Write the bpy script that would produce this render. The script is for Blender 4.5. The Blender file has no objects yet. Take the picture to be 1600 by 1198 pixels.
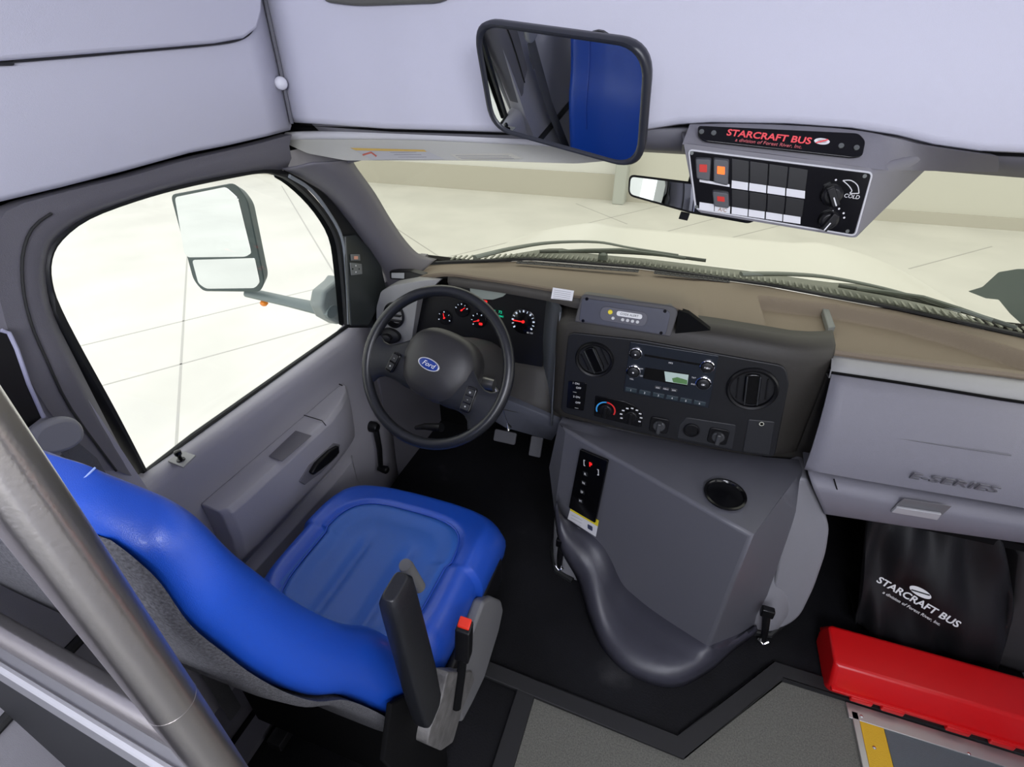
import bpy, bmesh, math, random
from mathutils import Vector, Matrix
random.seed(4)
V = Vector
SC = bpy.context.scene
COL = SC.collection

# ------------------------------------------------------------------ camera
TH, PS, FP = math.radians(32.5), math.radians(19.0), 785.0
CAM = V((.08, 0, 1.45))
RT = V((math.cos(PS), math.sin(PS), 0))
FH = V((-math.sin(PS), math.cos(PS), 0))
FW = FH * math.cos(TH) - V((0, 0, math.sin(TH)))
UP = FH * math.sin(TH) + V((0, 0, math.cos(TH)))
cd = bpy.data.cameras.new('camera'); cam = bpy.data.objects.new('camera', cd); COL.objects.link(cam)
cd.sensor_fit = 'HORIZONTAL'; cd.sensor_width = 36; cd.lens = FP / 1600 * 36; cd.clip_start = .02; cd.clip_end = 200
m = Matrix((RT, UP, -FW)).transposed().to_4x4(); m.translation = CAM
cam.matrix_world = m
SC.camera = cam
# ------------------------------------------------------------------ exposure, world, lights
SC.view_settings.view_transform = 'Standard'; SC.view_settings.look = 'None'
SC.view_settings.exposure = 0.0; SC.view_settings.gamma = 1.0; SC.view_settings.use_curve_mapping = False
SC.cycles.use_denoising = True
SC.cycles.max_bounces = 8; SC.cycles.transparent_max_bounces = 12
SC.cycles.sample_clamp_indirect = 4
wd = bpy.data.worlds.new('world'); SC.world = wd; wd.use_nodes = True
wd.node_tree.nodes['Background'].inputs[0].default_value = (1.0, .995, .975, 1)
wd.node_tree.nodes['Background'].inputs[1].default_value = 1.85

def area(name, loc, target, sx, sy, power, col):
    l = bpy.data.lights.new(name, 'AREA'); l.shape = 'RECTANGLE'; l.size = sx; l.size_y = sy; l.energy = power; l.color = col
    o = bpy.data.objects.new(name, l); COL.objects.link(o); o.location = loc
    o.rotation_euler = (V(target) - V(loc)).to_track_quat('-Z', 'Y').to_euler()
    return o
area('cabin_fill_light', (.45, -.75, 1.86), (-.25, .9, 1.1), .9, .5, 35, (.90, .92, 1.0))  # added fill light above and behind the camera, no real fixture
area('aisle_fill_light', (.15, -1.9, 1.86), (.1, .4, 1.0), .7, .7, 25, (.90, .92, 1.0))  # second added fill further back, also not a real lamp

# ------------------------------------------------------------------ pixel ray to a real plane in the cab
def ray(px, py): return FW + RT * ((px - 800) / FP) + UP * ((599 - py) / FP)
def at(a, px, py, v):
    d = ray(px, py); return CAM + d * ((v - CAM[a]) / d[a])
def aX(px, py, v): return at(0, px, py, v)
def aY(px, py, v): return at(1, px, py, v)
def aZ(px, py, v): return at(2, px, py, v)

class Pl:
    """a plane with a frame: u right, v up, n towards the viewer"""
    def __init__(s, o, n, u=(1, 0, 0)):
        s.o = V(o); s.n = V(n).normalized(); u = V(u); s.u = (u - s.n * u.dot(s.n)).normalized(); s.v = s.n.cross(s.u).normalized()
    def P(s, px, py, h=0):
        d = ray(px, py); o = s.o + s.n * h
        return CAM + d * ((o - CAM).dot(s.n) / d.dot(s.n))
    def L(s, u, v, h=0): return s.o + s.u * u + s.v * v + s.n * h
    def uv(s, px, py):
        p = s.P(px, py) - s.o; return p.dot(s.u), p.dot(s.v)
    def at(s, px, py, h=0, rot=0):
        q = Pl(s.P(px, py, h), s.n, s.u)
        if rot:
            R = Matrix.Rotation(rot, 3, s.n); q.u = R @ q.u; q.v = R @ q.v
        return q

# ------------------------------------------------------------------ materials
MT = {}
def mat(name, col, rough=.5, metal=0, spec=.5, bump=0, bscale=400, var=0, vscale=6, emit=0, ecol=None, coat=0, trans=0):
    if name in MT: return MT[name]
    m = bpy.data.materials.new(name); m.use_nodes = True; nt = m.node_tree; b = nt.nodes['Principled BSDF']
    c = tuple(col) + (1,)
    b.inputs['Base Color'].default_value = c; b.inputs['Roughness'].default_value = rough
    b.inputs['Metallic'].default_value = metal; b.inputs['Specular IOR Level'].default_value = spec
    b.inputs['Coat Weight'].default_value = coat; b.inputs['Transmission Weight'].default_value = trans
    if emit: b.inputs['Emission Color'].default_value = tuple(ecol or col) + (1,); b.inputs['Emission Strength'].default_value = emit
    tc = nt.nodes.new('ShaderNodeTexCoord')
    if bump:
        n = nt.nodes.new('ShaderNodeTexNoise'); n.inputs['Scale'].default_value = bscale; n.inputs['Detail'].default_value = 3
        bp = nt.nodes.new('ShaderNodeBump'); bp.inputs['Strength'].default_value = bump; bp.inputs['Distance'].default_value = .002
        nt.links.new(tc.outputs['Object'], n.inputs['Vector']); nt.links.new(n.outputs['Fac'], bp.inputs['Height']); nt.links.new(bp.outputs['Normal'], b.inputs['Normal'])
    if var:
        n = nt.nodes.new('ShaderNodeTexNoise'); n.inputs['Scale'].default_value = vscale; n.inputs['Detail'].default_value = 6
        r = nt.nodes.new('ShaderNodeValToRGB'); r.color_ramp.elements[0].position = .3; r.color_ramp.elements[1].position = .7
        r.color_ramp.elements[0].color = tuple(x * (1 - var) for x in col) + (1,); r.color_ramp.elements[1].color = tuple(min(1, x * (1 + var)) for x in col) + (1,)
        nt.links.new(tc.outputs['Object'], n.inputs['Vector']); nt.links.new(n.outputs['Fac'], r.inputs['Fac']); nt.links.new(r.outputs['Color'], b.inputs['Base Color'])
    MT[name] = m; return m
def glass(name, tint, refl=.05):
    m = bpy.data.materials.new(name); m.use_nodes = True; nt = m.node_tree; nt.nodes.clear()
    o = nt.nodes.new('ShaderNodeOutputMaterial'); t = nt.nodes.new('ShaderNodeBsdfTransparent'); g = nt.nodes.new('ShaderNodeBsdfGlossy'); x = nt.nodes.new('ShaderNodeMixShader')
    t.inputs[0].default_value = tuple(tint) + (1,); g.inputs['Roughness'].default_value = .02; x.inputs[0].default_value = refl
    nt.links.new(t.outputs[0], x.inputs[1]); nt.links.new(g.outputs[0], x.inputs[2]); nt.links.new(x.outputs[0], o.inputs[0])
    MT[name] = m; return m
LAV = mat('padded_liner', (.60, .60, .69), .75, bump=.15, bscale=900)
LAVL = mat('liner_light', (.62, .62, .64), .6)
TRIM = mat('grey_trim', (.15, .145, .165), .6, bump=.25, bscale=700)
TRIMD = mat('dark_trim', (.016, .016, .017), .6, bump=.2, bscale=700)
DOORM = mat('door_plastic', (.40, .39, .43), .5, bump=.25, bscale=800)
GLOVE = mat('glove_plastic', (.19, .187, .22), .5, bump=.25, bscale=800)
DASHT = mat('dash_pad_lit', (.185, .148, .108), .75, bump=.4, bscale=600)  # pad material as lit from the windscreen, brightness put into the colour
DASHF = mat('dash_pad_shaded', (.030, .027, .023), .55, bump=.25, bscale=700)  # same pad material, darker copy with the shade put into the colour
BEZ = mat('bezel', (.008, .0085, .0105), .5, bump=.1, bscale=700)
BLK = mat('black_plastic', (.005, .005, .006), .4, spec=.35)
BLKG = mat('black_gloss', (.003, .003, .004), .15, spec=.4)
BLKM = mat('black_matt', (.003, .003, .0035), .9, spec=.15)
RUB = mat('rubber_seal', (.012, .013, .014), .45)
WHEELM = mat('wheel_rim', (.010, .011, .014), .3, bump=.12, bscale=900)
HUBM = mat('wheel_hub', (.022, .021, .022), .42, bump=.2, bscale=900)
CONS = mat('console_plastic', (.105, .106, .124), .38, bump=.25, bscale=800)
CONSD = mat('console_lower', (.042, .042, .056), .35, bump=.2, bscale=800)
DOGH = mat('engine_cover', (.23, .23, .25), .5, bump=.25, bscale=800)
BLUE = mat('blue_vinyl', (.008, .075, .50), .36, spec=.7, bump=.2, bscale=1100, coat=.12)
BLUEI = mat('blue_vinyl_insert', (.025, .115, .46), .33, bump=.3, bscale=1100)
FELT = mat('grey_felt', (.10, .10, .11), .95, bump=.8, bscale=500, var=.45, vscale=350)
STEEL = mat('brushed_steel', (.62, .59, .565), .30, metal=1, bump=.08, bscale=300)
_b = STEEL.node_tree.nodes['Principled BSDF']; _b.inputs['Anisotropic'].default_value = .85; _b.inputs['Roughness'].default_value = .30; _b.inputs['Anisotropic Rotation'].default_value = .25
_t = STEEL.node_tree.nodes.new('ShaderNodeTangent'); _t.direction_type = 'RADIAL'; _t.axis = 'Z'; STEEL.node_tree.links.new(_t.outputs[0], _b.inputs['Tangent'])
STEELX = STEEL.copy(); [n for n in STEELX.node_tree.nodes if n.type == 'TANGENT'][0].axis = 'X'
CHR = mat('chrome', (.8, .8, .8), .08, metal=1)
ALU = mat('aluminium', (.55, .54, .52), .4, metal=.8)
MIR = mat('mirror_glass', (.82, .86, .88), .01, metal=1)
WHT = mat('white_paint', (.75, .75, .72), .35)
HOODM = mat('white_body_paint', (.80, .79, .74), .3, coat=.3)
PAP = mat('paper', (.72, .72, .74), .6)
PAPD = mat('print_grey', (.3, .3, .32), .6)
YEL = mat('yellow', (.70, .42, .02), .6, bump=.5, bscale=500)
YELL = mat('label_yellow', (.80, .65, .03), .5)
RED = mat('red_plastic', (.62, .004, .006), .32)
REDB = mat('red_button', (.75, .03, .01), .4)
WTXT = mat('white_print', (.75, .75, .75), .5); WLIT = mat('backlit_print', (.7, .75, .85), .5, emit=.35, ecol=(.7, .85, 1))
RTXT = mat('red_print', (.85, .09, .10), .5)
RLED = mat('red_led', (.7, .01, .01), .4, emit=.9, ecol=(1, .02, .02))
RLEN = mat('red_lens', (.45, .015, .008), .4, emit=.12, ecol=(1, .02, .0))
OLED = mat('orange_lamp', (.9, .12, .01), .4, emit=1.0, ecol=(1, .16, .01))
GLED = mat('green_display', (.01, .5, .3), .4, emit=.6, ecol=(.0, .9, .45))
AMB = mat('amber_lens', (.85, .25, .02), .3)
BLUB = mat('blue_badge', (.01, .04, .25), .3)
ARCB = mat('blue_mark', (.05, .35, .75), .5); ARCR = mat('red_mark', (.75, .03, .03), .5)
MAT_ = mat('cab_mat', (.006, .006, .0075), .7, spec=.25, bump=.5, bscale=200, var=.5, vscale=4)
_nt = MAT_.node_tree; _r = [n for n in _nt.nodes if n.type == 'VALTORGB'][0]
_e = _r.color_ramp.elements.new(.80); _e.color = (.05, .05, .052, 1); _r.color_ramp.elements[0].position = .3; _r.color_ramp.elements[1].position = .62
[n for n in _nt.nodes if n.type == 'TEX_NOISE' and n.inputs['Detail'].default_value == 6][0].inputs['Detail'].default_value = 14
CARP = mat('bus_flooring', (.13, .128, .11), .85, bump=.3, bscale=900, var=.3, vscale=300)
CLOTH = mat('black_cloth', (.004, .0045, .006), .6, bump=.3, bscale=800)
CLIP = mat('grey_clip', (.35, .36, .37), .5)
WIPM = mat('wiper', (.13, .15, .13), .5)
COWL = mat('cowl_grille', (.17, .18, .15), .7)
W1 = glass('windshield_glass', (.69, .70, .625), .035)
W2 = glass('side_glass', (.97, .985, .98), .03)
CONC = mat('concrete', (.66, .65, .61), .55, bump=.05, bscale=40, var=.07, vscale=1.2)
JOINT = mat('concrete_joint', (.46, .45, .43), .8)
GW = mat('garage_wall', (.70, .70, .68), .8)
GWB = mat('garage_wall_base', (.50, .48, .42), .8)
GWG = mat('garage_column', (.45, .47, .44), .7)

# ------------------------------------------------------------------ mesh building
class MB:
    def __init__(s): s.v = []; s.f = []
    def add(s, vs, fs):
        k = len(s.v); s.v += [V(p) for p in vs]; s.f += [[i + k for i in f] for f in fs]; return s
    def prism(s, pts, vec):
        n = len(pts); vec = V(vec); a = [V(p) for p in pts]; b = [p + vec for p in a]
        return s.add(a + b, [list(range(n)), list(range(2 * n - 1, n - 1, -1))] + [[i, i + n, (i + 1) % n + n, (i + 1) % n] for i in range(n)])
    def frus(s, a, b):
        n = len(a)
        return s.add(list(a) + list(b), [list(range(n)), list(range(2 * n - 1, n - 1, -1))] + [[i, i + n, (i + 1) % n + n, (i + 1) % n] for i in range(n)])
    def box(s, c, size, ax=None):
        c = V(c); X, Y, Z = ax or (V((1, 0, 0)), V((0, 1, 0)), V((0, 0, 1))); h = [x / 2 for x in size]
        p = [c + X * (h[0] * a) + Y * (h[1] * b) + Z * (h[2] * d) for d in (-1, 1) for b in (-1, 1) for a in (-1, 1)]
        return s.add(p, [[0, 2, 3, 1], [4, 5, 7, 6], [0, 1, 5, 4], [2, 6, 7, 3], [0, 4, 6, 2], [1, 3, 7, 5]])
    def tube(s, pts, r, seg=12, closed=False, flat=1.0, upv=None):
        pts = [V(p) for p in pts]; n = len(pts); rs = r if isinstance(r, (list, tuple)) else [r] * n
        vs = []; prev = None
        for i, p in enumerate(pts):
            t = (pts[(i + 1) % n] - pts[i - 1]) if closed else (pts[min(i + 1, n - 1)] - pts[max(i - 1, 0)])
            t.normalize()
            if prev is None:
                a = V(upv) if upv else (V((0, 0, 1)) if abs(t.z) < .9 else V((1, 0, 0)))
                a = (a - t * a.dot(t)).normalized()
            else:
                a = (prev - t * prev.dot(t)).normalized()
            prev = a; b = t.cross(a)
            for k in range(seg):
                q = 2 * math.pi * k / seg; vs.append(p + a * (rs[i] * flat * math.cos(q)) + b * (rs[i] * math.sin(q)))
        fs = []
        for i in range(n if closed else n - 1):
            j = (i + 1) % n
            for k in range(seg): fs.append([i * seg + k, i * seg + (k + 1) % seg, j * seg + (k + 1) % seg, j * seg + k])
        if not closed: fs += [list(range(seg))[::-1], [(n - 1) * seg + k for k in range(seg)]]
        return s.add(vs, fs)
    def lathe(s, pl, prof, seg=32, su=1, sv=1):
        """profile [(r,h)] around the normal of frame pl; open ends are capped"""
        vs = []; fs = []
        for r, h in prof:
            for k in range(seg):
                q = 2 * math.pi * k / seg; vs.append(pl.L(r * su * math.cos(q), r * sv * math.sin(q), h))
        for i in range(len(prof) - 1):
            for k in range(seg): fs.append([i * seg + k, i * seg + (k + 1) % seg, (i + 1) * seg + (k + 1) % seg, (i + 1) * seg + k])
        fs += [list(range(seg))[::-1], [(len(prof) - 1) * seg + k for k in range(seg)]]
        return s.add(vs, fs)
    def grid(s, rows, closed=False):
        m_ = len(rows[0]); vs = [p for r_ in rows for p in r_]; fs = []
        for i in range(len(rows) - 1):
            for k in range(m_ if closed else m_ - 1):
                l = (k + 1) % m_; fs.append([i * m_ + k, i * m_ + l, (i + 1) * m_ + l, (i + 1) * m_ + k])
        return s.add(vs, fs)
    def loft(s, rows):
        """closed rings joined and capped"""
        n = len(rows[0]); s.grid(rows, True); k = len(s.v) - n * len(rows)
        s.f += [[k + i for i in range(n)][::-1], [k + (len(rows) - 1) * n + i for i in range(n)]]
        return s

def rnd(pts, r, seg=4):
    pts = [V(p) for p in pts]; out = []; n = len(pts); rr = r if isinstance(r, (list, tuple)) else [r] * n
    for i, p in enumerate(pts):
        a, b = pts[i - 1] - p, pts[(i + 1) % n] - p; q = min(rr[i], a.length * .49, b.length * .49)
        if q <= 0: out.append(p); continue
        A, B = p + a.normalized() * q, p + b.normalized() * q
        for k in range(seg + 1):
            t = k / seg; out.append(A * (1 - t) ** 2 + p * 2 * t * (1 - t) + B * t * t)
    return out
def rr(pl, w, h, r, z=0, cu=0, cv=0, seg=4):
    return rnd([pl.L(cu + a * w / 2, cv + b * h / 2, z) for a, b in ((-1, -1), (1, -1), (1, 1), (-1, 1))], r, seg)
def circ(pl, r, z=0, cu=0, cv=0, n=24, rv=None):
    return [pl.L(cu + r * math.cos(2 * math.pi * k / n), cv + (rv or r) * math.sin(2 * math.pi * k / n), z) for k in range(n)]
def spline(pts, n=6):
    pts = [V(p) for p in pts]; out = []
    for i in range(len(pts) - 1):
        p0, p1, p2, p3 = pts[max(i - 1, 0)], pts[i], pts[i + 1], pts[min(i + 2, len(pts) - 1)]
        for k in range(n):
            t = k / n; out.append(.5 * ((2 * p1) + (p2 - p0) * t + (2 * p0 - 5 * p1 + 4 * p2 - p3) * t * t + (3 * p1 - p0 - 3 * p2 + p3) * t ** 3))
    out.append(pts[-1]); return out

def link(name, me, m, parent, origin):
    o = bpy.data.objects.new(name, me); COL.objects.link(o); me.materials.append(m)
    if parent is not None: o.parent = parent; o.location = origin - world(parent)
    else: o.location = origin
    return o
WL = {}
def world(o):
    if o is None: return V((0, 0, 0))
    return o.location + world(o.parent)
def obj(name, mb, m, parent=None, bev=0, seg=3, solid=0, sub=0, ang=38, flat=False, soff=-1, label=None):
    xs = [p.x for p in mb.v]; ys = [p.y for p in mb.v]; zs = [p.z for p in mb.v]
    org = V(((min(xs) + max(xs)) / 2, (min(ys) + max(ys)) / 2, min(zs)))
    me = bpy.data.meshes.new(name); me.from_pydata([tuple(p - org) for p in mb.v], [], mb.f); me.validate()
    bm = bmesh.new(); bm.from_mesh(me); bmesh.ops.remove_doubles(bm, verts=bm.verts, dist=1e-6); bmesh.ops.recalc_face_normals(bm, faces=bm.faces); bm.to_mesh(me); bm.free()
    if not flat:
        me.shade_smooth(); me.set_sharp_from_angle(angle=math.radians(ang))
    o = link(name, me, m, parent, org)
    if solid: q = o.modifiers.new('s', 'SOLIDIFY'); q.thickness = solid; q.offset = soff
    if bev: q = o.modifiers.new('b', 'BEVEL'); q.width = bev; q.segments = seg; q.limit_method = 'ANGLE'; q.angle_limit = math.radians(32); q.harden_normals = False
    if sub: q = o.modifiers.new('u', 'SUBSURF'); q.levels = sub; q.render_levels = sub
    if label: o['label'] = label
    return o
def text(name, s, pl, size, m, parent, cu=0, cv=0, ext=.0004, h=.0005, shear=0, bold=0, sx=1, align='CENTER', space=1):
    c = bpy.data.curves.new(name, 'FONT'); c.body = s; c.size = size; c.extrude = ext; c.align_x = align; c.align_y = 'CENTER'; c.shear = shear; c.offset = bold * size; c.resolution_u = 3; c.space_character = space
    t = bpy.data.objects.new('tmp', c); COL.objects.link(t); bpy.context.view_layer.update()
    me = bpy.data.meshes.new_from_object(t.evaluated_get(bpy.context.evaluated_depsgraph_get()))
    bpy.data.objects.remove(t); bpy.data.curves.remove(c)
    mb = MB(); mb.add([pl.L(cu + v.co.x * sx, cv + v.co.y, h + v.co.z) for v in me.vertices], [list(p.vertices) for p in me.polygons])
    bpy.data.meshes.remove(me)
    return obj(name, mb, m, parent, flat=True)
def thing(name, label, cat, loc, group=None):
    o = bpy.data.objects.new(name, None); COL.objects.link(o); o.location = V(loc); o['label'] = label; o['category'] = cat; o.empty_display_size = .05
    if group: o['group'] = group
    return o
def tag(o, label, cat, group=None):
    o['label'] = label; o['category'] = cat
    if group: o['group'] = group
    return o
def struct(name, mb, m, parent=None, label=None, **k):
    o = obj(name, mb, m, parent, **k)
    if parent is None: o['kind'] = 'structure'
    if label: o['label'] = label
    return o
def sroot(name, loc, label=None):
    o = bpy.data.objects.new(name, None); COL.objects.link(o); o.location = V(loc); o['kind'] = 'structure'
    if label: o['label'] = label
    return o
def lerp(a, b, t): return a + (b - a) * t
def poly_y(xs, ys, x):
    for i in range(len(xs) - 1):
        if x <= xs[i + 1] or i == len(xs) - 2:
            return lerp(ys[i], ys[i + 1], (x - xs[i]) / (xs[i + 1] - xs[i]))
def sm(a, b, x):
    t = max(0, min(1, (x - a) / (b - a))); return t * t * (3 - 2 * t)

# ================================================================== GARAGE OUTSIDE
GZ = -.75
struct('garage_floor', MB().prism([(-30, -12, GZ), (14, -12, GZ), (14, 10.4, GZ), (-30, 10.4, GZ)], (0, 0, -.2)), CONC, label='pale concrete garage floor outside the vehicle')
jr = MB()
def joint(a, b, w=.018):
    a, b = V(a), V(b); d = (b - a).normalized(); n = V((-d.y, d.x, 0)) * w / 2; jr.prism([a - n, b - n, b + n, a + n], (0, 0, .002))
for p, q in (((290, 445), (275, 700)), ((210, 520), (520, 465 - 20)), ((205, 590), (480, 515))):
    a, b = aZ(*p, GZ), aZ(*q, GZ); d = (b - a).normalized(); joint(a - d * 4, b + d * 9)
for p, q in (((440, 290), (530, 440)), ((560, 318), (700, 410)), ((900, 318), (980, 350)), ((1140, 372), (1220, 352)), ((1420, 420), (1550, 385))):
    a, b = aZ(*p, GZ), aZ(*q, GZ); joint(a, b, .02)
struct('floor_joint', jr, JOINT, label='thin dark expansion joints in the concrete floor')
wf = MB().box((-9.5, 10.2, 1.6), (16.4, .3, 4.7)); struct('wall_far', wf, GW, label='white painted garage wall ahead')
struct('baseboard_far', MB().box((-9.5, 10.03, -.52), (16.4, .06, .46)), GWB)
struct('trim_3', MB().box((-1.2, 9.95, 1.6), (.22, .5, 4.7)), GWG, label='grey steel column at the end of the garage wall', bev=.02)
struct('wall_front', MB().box((6.1, 10.2, 1.6), (14.8, .3, 4.7)), mat('garage_wall_warm', (.62, .61, .55), .8))
struct('baseboard_front', MB().box((6.1, 10.03, -.66), (14.6, .06, .18)), GWB)
struct('wall_side', MB().box((-18, 0, 1.4), (.3, 24, 4.3)), GW)

# hood
def hz(x, y):
    a = abs(x - .15); z = .850 - (y - 1.8) * .118
    z -= .17 * max(0, (a - .55) / .5) ** 1.6
    z += .012 * math.exp(-((a - .5) / .07) ** 2)
    if y > 2.6: z -= (y - 2.6) ** 1.4 * 1.9
    return z
hx = [-.95 + 2.2 * i / 44 for i in range(45)]
basex = [-.95, -.785, -.705, -.434, -.05, .359, .695, .961, 1.12, 1.3]; basey = [1.45, 1.535, 1.577, 1.707, 1.746, 1.715, 1.636, 1.543, 1.46, 1.4]
def by(x): return poly_y(basex, basey, x)
rows = []
for j in range(20):
    t = j / 19; row = []
    for x in hx:
        y0 = by(x) + .10; y = lerp(y0, 2.85, t); row.append(V((x, y, hz(x, y))))
    rows.append(row)
hood = thing('hood', 'white painted bonnet seen through the windscreen beyond the wipers', 'bonnet', (.15, 2.2, .2))
obj('hood_panel', MB().grid(rows), HOODM, hood, solid=.02, ang=60)
grow = [[V((x, by(x) + .012 + .10 * t, lerp(.852, hz(x, by(x) + .11) + .004, t))) for x in hx] for t in (0, .5, 1)]
cow = obj('cowl_panel', MB().grid(grow), COWL, hood, solid=.01)
rb = MB()
for i in range(96):
    x = -.70 + 1.75 * i / 95; y = by(x) + .035; rb.box((x, y, .8555), (.006, .045, .004))
o = obj('cowl_rib', rb, mat('cowl_rib', (.24, .25, .21), .7), hood); 
nz = MB().lathe(Pl(aZ(942, 402, .865), (0, 0, 1)), [(.018, -.005), (.016, .012), (.006, .018)], 12)
obj('washer_nozzle', nz, WIPM, hood)
def wiper(name, label, arm, blade, z):
    ap = [aZ(*p, z + .02) for p in arm]; bp = [aZ(*p, z + .012) for p in blade]
    t = thing(name, label, 'windscreen wiper', ap[0] - V((0, 0, .02)), None)
    n = len(ap); obj('arm', MB().tube(spline(ap, 5), [lerp(.014, .005, i / (5 * (n - 1))) for i in range(5 * (n - 1) + 1)], 8, flat=.5), WIPM, t)
    mb = MB().tube(spline(bp, 5), .006, 8); obj('blade', mb, mat('wiper_blade', (.07, .08, .07), .6), t)
    q = [lerp(bp[0], bp[-1], k) + V((0, 0, .014)) for k in (.12, .3, .5, .7, .88)]
    obj('blade_bridge', MB().tube([q[0] - V((0, 0, .01)), q[1], q[2] + V((0, 0, .008)), q[3], q[4] - V((0, 0, .01))], .006, 6), WIPM, t)
    return t
wiper('windshield_wiper', 'grey wiper lying low in front of the steering wheel side of the glass', [(742, 402), (800, 388), (860, 379), (932, 378), (985, 387), (1060, 398)], [(843, 393), (930, 393), (1020, 397), (1103, 407)], .872)
wiper('windshield_wiper', 'grey wiper lying in front of the passenger side of the glass', [(1158, 428), (1230, 428), (1300, 434), (1400, 455), (1500, 488)], [(1310, 446), (1400, 462), (1500, 485), (1588, 512)], .872)

# ================================================================== SHELL
FZ = .03
struct('floor', MB().prism([(-.97, -2.6, FZ - .06), (1.22, -2.6, FZ - .06), (1.22, 1.75, FZ - .06), (-.97, 1.75, FZ - .06)], (0, 0, .055)), MAT_)
mold_in = [(835, 1090), (1068, 1186), (1222, 1062), (1600, 1184)]
ci = [aZ(*p, FZ) for p in mold_in]
cx = [V((ci[0].x, ci[0].y, FZ)), V((ci[1].x, ci[1].y, FZ)), V((ci[2].x, ci[2].y, FZ)), V((1.2, ci[3].y - .0, FZ)), V((1.2, -2.5, FZ)), V((ci[0].x - .02, -2.5, FZ))]
struct('floor_2', MB().prism([p - V((0, 0, .004)) for p in cx], (0, 0, -.003)), CARP, label='grey speckled bus flooring behind the cab')
def strip(pts, w, h):
    """flat moulding swept along a floor line, offset to the left of travel"""
    pts = [V(p) for p in pts]; n = len(pts); out = []
    for i, p in enumerate(pts):
        a = (pts[i] - pts[i - 1]).normalized() if i else (pts[1] - pts[0]).normalized()
        b = (pts[i + 1] - pts[i]).normalized() if i < n - 1 else a
        na, nb = V((-a.y, a.x, 0)), V((-b.y, b.x, 0)); mn = (na + nb).normalized(); out.append(p + mn * (w / max(.3, mn.dot(na))))
    mb = MB(); k = len(pts)
    for i in range(k - 1):
        mb.prism([pts[i], pts[i + 1], out[i + 1], out[i]], (0, 0, h))
    return mb
struct('trim_4', strip([cx[0] + (cx[0] - cx[1]).normalized() * .22 + V((0, 0, -.004)), cx[1] + V((0, 0, -.004)), cx[2] + V((0, 0, -.004)), cx[3] + V((0, 0, -.004))], .042, .014), TRIMD, label='black zigzag floor edge moulding', bev=.003)
struct('trim_5', strip([cx[5] + V((0, 0, -.004)), cx[0] + V((0, .01, -.004))], .05, .012), TRIMD, label='black moulding at left edge of the bus floor', bev=.003)
# step edge
sp0, sp1 = aZ(1330, 1112, FZ), aZ(1345, 1198, FZ)
stp = thing('step_edge', 'aluminium step frame with yellow strip on the floor by the red box', 'step', (.9, .8, FZ - .003))
X0 = sp0.x
obj('frame', MB().box((X0 + .25, .895, FZ + .001), (.52, .040, .008)).box((X0 + .006, .50, FZ + .001), (.016, .79, .008)), ALU, stp, bev=.0015)
obj('nosing_strip', MB().box((X0 + .041, .48, FZ + .001), (.054, .79, .007)), YEL, stp, bev=.001)
obj('tread', MB().box((X0 + .29, .48, FZ - .001), (.44, .79, .005)), mat('tread_grey', (.10, .115, .125), .8, bump=.4, bscale=500), stp)
for p in ((1346, 1119), (1514, 1178), (1366, 1168)):
    obj('screw', MB().lathe(Pl(aZ(*p, FZ + .005), (0, 0, 1)), [(.004, 0), (.004, .001), (.002, .002)], 12), CHR, stp)

# ceiling, rear, right wall, left wall behind
struct('ceiling', MB().box((.12, -.75, 1.93), (2.3, 3.7, .05)), LAV)
struct('wall_rear', MB().box((.12, -2.62, .9), (2.3, .05, 2.1)), LAV)
wr = MB()
for c, s_ in (((1.2, -1.0, .4), (.05, 3.3, .8)), ((1.2, -1.0, 1.65), (.05, 3.3, .55)), ((1.2, -.9, 1.1), (.05, .25, .7)), ((1.2, -2.4, 1.1), (.05, .4, .7)), ((1.2, .60, 1.1), (.05, .2, .7)), ((1.2, 1.1, .3), (.05, 1.2, .9)), ((1.2, 1.05, 1.65), (.05, 1.0, .6))): wr.box(c, s_)
struct('wall_right', wr, LAV)
# front cap (header)
hb = [(457, 193), (600, 203), (770, 208), (900, 209), (1010, 205), (1060, 197), (1110, 194), (1230, 196), (1330, 203), (1400, 214), (1460, 229), (1530, 239), (1600, 242)]
low = [aY(*p, 1.05) for p in hb]; low[0].x = -.812; low.append(V((1.18, 1.05, low[-1].z)))
fine = []
for i in range(len(low) - 1):
    for k in range(4): fine.append(lerp(low[i], low[i + 1], k / 4))
fine.append(low[-1])
rows = [[V((p.x, 1.062, p.z + .001)) for p in fine], [V((p.x, 1.052, p.z + .004)) for p in fine], [V((p.x, 1.047, p.z + .016)) for p in fine], [V((p.x, 1.047, 1.45)) for p in fine], [V((p.x, 1.044, 1.56)) for p in fine], [V((p.x, 1.02, 1.72)) for p in fine], [V((p.x, .85, 1.91)) for p in fine]]
hd = struct('wall_front_header', MB().grid(rows), LAV, solid=-.02, ang=70, label='padded lavender grey front cap above the windscreen')
wh = hd
# oval vent edge at top of frame
obj('header_vent', MB().prism(rnd([aY(512, -40, 1.045), aY(505, 3, 1.045), aY(560, 10, 1.045), aY(700, 5, 1.045), aY(735, -30, 1.045)], .03), (0, -.012, 0)), mat('taupe_trim', (.10, .10, .09), .6), wh, bev=.004)
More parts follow.
